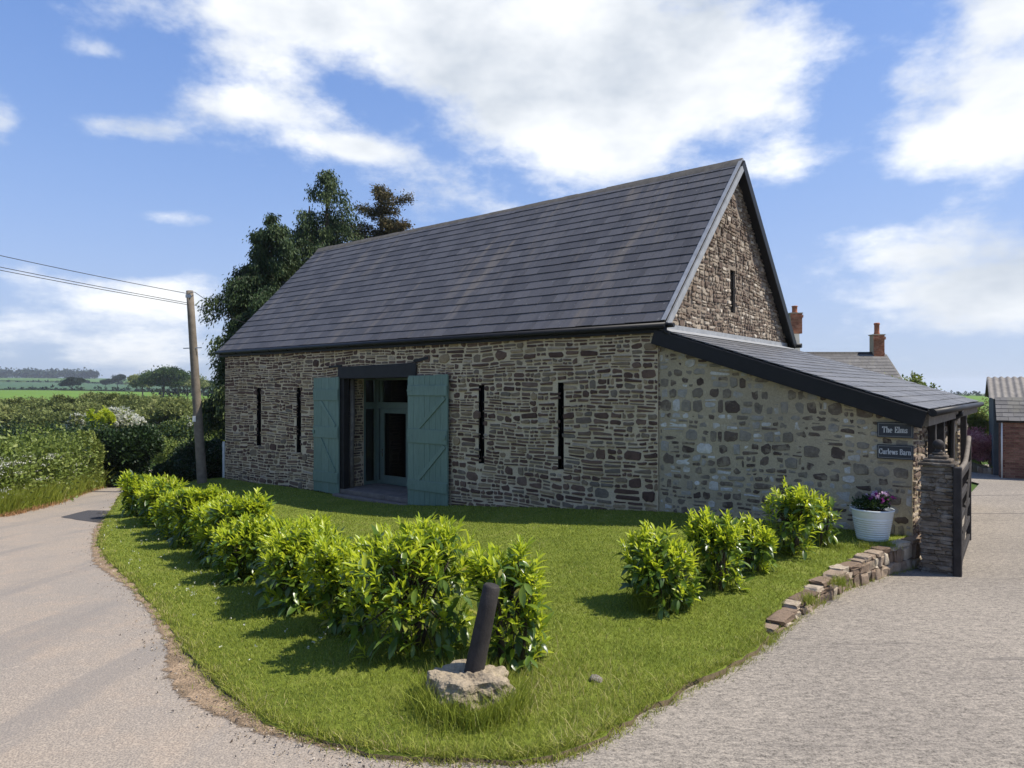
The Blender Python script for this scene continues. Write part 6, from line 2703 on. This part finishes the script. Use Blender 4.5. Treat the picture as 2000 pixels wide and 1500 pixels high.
# ------------------------------------------------------------------ brick shed at the right edge
YS = 21.0
sx = (1955 - 1000) / F * YS
sg_z = gz_(sx, YS)
shed = empty('brick_shed', (sx, YS, sg_z), label='brick outbuilding with slate skirt and corrugated roof at the right edge', cat='outbuilding')
wz1 = H - (822 - HY) / F * YS
mb = MB()
mb.box((sx + 3.01, YS + 2.02, (wz1 + sg_z) / 2), (3.0, 0, 0), (0, 2.0, 0), (0, 0, (wz1 - sg_z) / 2))
swall = mb.build('wall', M['mortar_lean'], shed)
bh = .078
rows = int((wz1 - sg_z) / bh)
for r_ in range(rows):
    for b in range(9):
        w_ = .225
        a0_ = sx + b * w_ - (.11 if r_ % 2 else 0)
        a1_ = a0_ + w_
        a0_ = max(a0_, sx)
        m_ = MB()
        m_.tint = rk.random()
        m_.box(((a0_ + a1_) / 2, YS + .008, sg_z + bh * (r_ + .5)), ((a1_ - a0_) / 2 - .006, 0, 0), (0, .014, 0), (0, 0, bh / 2 - .006))
        m_.build('brick', M['brick_dark'], swall)
    for b in range(5):
        w_ = .225
        a0_ = YS + b * w_ - (.0 if r_ % 2 else .11)
        a1_, a0_ = a0_ + w_, max(a0_, YS + .02)
        m_ = MB()
        m_.tint = rk.random()
        m_.box((sx - .002, (a0_ + a1_) / 2, sg_z + bh * (r_ + .5)), (.014, 0, 0), (0, (a1_ - a0_) / 2 - .006, 0), (0, 0, bh / 2 - .006))
        m_.build('brick', M['brick_dark'], swall)
# lower slate roof over the brick wall
z0_, z1_ = wz1, H - (776 - HY) / F * (YS + .9)
p0_ = Vector((sx - .12, YS - .12, z0_))
dv_ = Vector((0, 1.0, z1_ - z0_)).normalized()
nv_ = Vector((0, -dv_.z, dv_.y))
slate_roof('skirt_roof', lambda u, v: p0_ + Vector((u, 0, 0)) + dv_ * v, nv_, math.hypot(1.0, z1_ - z0_), 3.2, 6, .30, M['slate_house'], shed, rn, .012, limit=120)
# taller boarded part with corrugated roof behind
Yb = YS + .95
bx = sx - .15
zt_ = H - (776 - HY) / F * Yb
mb = MB()
mb.box((bx + 3.5, Yb + 1.8, (zt_ + sg_z) / 2), (3.5, 0, 0), (0, 1.75, 0), (0, 0, (zt_ - sg_z) / 2))
zr_ = H - (738 - HY) / F * (Yb + 1.75)
mb.add([Vector((bx, Yb + .05, zt_)), Vector((bx, Yb + 3.55, zt_)), Vector((bx, Yb + 1.8, zr_ - .06))], [(0, 2, 1)])
mb.build('boarded_upper_wall', M['shed_board'], shed)
for side in (0, 1):
    cp0 = Vector((bx - .12, Yb - .08 if side == 0 else Yb + 3.68, zt_ - .03))
    cp1 = Vector((bx - .12, Yb + 1.8, zr_ + .02))
    V, Fc = [], []
    nn_ = 220
    for i in range(nn_ + 1):
        u = i * 7.2 / nn_
        wv = .025 * math.sin(u * 2 * math.pi / .18)
        V += [(cp0.x + u, cp0.y, cp0.z + wv), (cp1.x + u, cp1.y, cp1.z + wv)]
    for i in range(nn_):
        a = i * 2
        Fc.append((a, a + 2, a + 3, a + 1))
    V = np.array(V)
    V2 = V.copy()
    V2[:, 2] -= .012
    n0 = len(V)
    Fa = np.array(Fc)
    link('corrugated_roof', np_mesh('corrugated_roof', np.r_[V, V2], np.r_[Fa, Fa[:, ::-1] + n0], np.full(2 * len(Fa), .5)), M['sheet'], shed)
mb = MB()
mb.tube([(sx + .02, YS - .03, sg_z), (sx + .02, YS - .03, wz1 - .02)], .022, 8)
mb.build('downpipe', M['white_paint'], shed)

shed.rotation_euler.z = -R(33)

# grass bank with stone edging between lean-to and shed
bk = [(1893, 918), (1915, 924), (1958, 929)]
bp = [G(*p) for p in bk]
x0b = bp[0].x
poly = [(p.x, p.y) for p in bp] + [(sx - .03, YS + 6), (sx - 1.2, YS + 14), (x0b - 1.5, YS + 14), (x0b - 1.2, YS + 3)]


def bank_z(x, y):
    x, y = np.asarray(x), np.asarray(y)
    e = np.clip((y - (bp[0].y + (bp[2].y - bp[0].y) * np.clip((x - bp[0].x) / (bp[2].x - bp[0].x), 0, 1))) / 5.0, 0, 1)
    return T(x, y) + .16 + .75 * e


sheet('grass_bank', poly, bank_z, M['lawn'], .4, skirt=.5, edge_step=.3)
n = 9000
bp2 = scatter_in(poly, n, rh)
blades('bank_grass', np.c_[bp2, bank_z(bp2[:, 0], bp2[:, 1])], rh.uniform(.03, .08, n), .009, rh, M['grass'], .5)
ed_ = empty('bank_edging', bp[1], label='low curved stone edging along the foot of the grass bank', cat='kerb')
pts3 = []
for p, q in zip(bp[:-1], bp[1:]):
    for t in np.linspace(0, 1, 6)[:-1]:
        pts3.append(p.lerp(q, t))
for p, q in zip(pts3[:-1], pts3[1:]):
    d_ = (q - p)
    block(p.lerp(q, .5) + UP * .09, d_ * .5, Vector((-d_.y, d_.x, 0)).normalized() * .07, UP * .11, rk, ed_)
sp = at(1908, 860, 23.6)
bush('pink_shrub', (sp.x, 23.6, float(bank_z(sp.x, 23.6)) - .1), .85, .7, 1.35, M['pink'], rh, .07, 90, 40, 'rounded shrub with pink new leaves on the grass bank', extra=None)
sp = at(1905, 860, 25.2)
bush('leafy_shrub', (sp.x - .2, 25.5, float(bank_z(sp.x, 25.5)) - .1), .9, .8, 1.75, M['hedge'], rh, .10, 100, 40, 'green shrub behind the pink one, beside the lean-to gutter')
hedge('field_hedge', [(17.5, 34), (22, 36), (28, 37)], 1.8, 2.2, M['scrub'], rh, .14, 50, 'pale green hedge beyond the lean-to roof edge', 26, rough=.3)
hedge('field_hedge', [(150, 470), (420, 505)], 4, 2.6, M['tree_wood'], rh, 1.2, 1.0, 'dark thin hedge on the right horizon', 12)
# thin shrub tops that show above the lean-to roof
for px, py, lab in ((1790, 742, 'thin leafy twigs showing above the lean-to roof, right of the farmhouse'), (1752, 738, 'sparse shrub tip above the lean-to roof beside the farmhouse')):
    Y = 27.0
    c = at(px, py, Y)
    bush('garden_shrub', (c.x, Y, gz_(c.x, Y)), .9, .7, c.z - gz_(c.x, Y) + .1, M['hedge'], rh, .12, 26, 22, lab, group='shrubs behind the lean-to')

# ------------------------------------------------------------------ air
hm, hnt, hout = new_mat('haze_air')
pv = hnt.nodes.new('ShaderNodeVolumePrincipled')
pv.inputs['Color'].default_value = (.86, .92, 1.0, 1)
pv.inputs['Density'].default_value = HAZE
pv.inputs['Anisotropy'].default_value = .3
hnt.links.new(pv.outputs[0], hout.inputs['Volume'])
mb = MB()
mb.box((0, 0, 5.0), (5200, 0, 0), (0, 5200, 0), (0, 0, 65.0))
mb.build('haze', hm, kind='stuff')
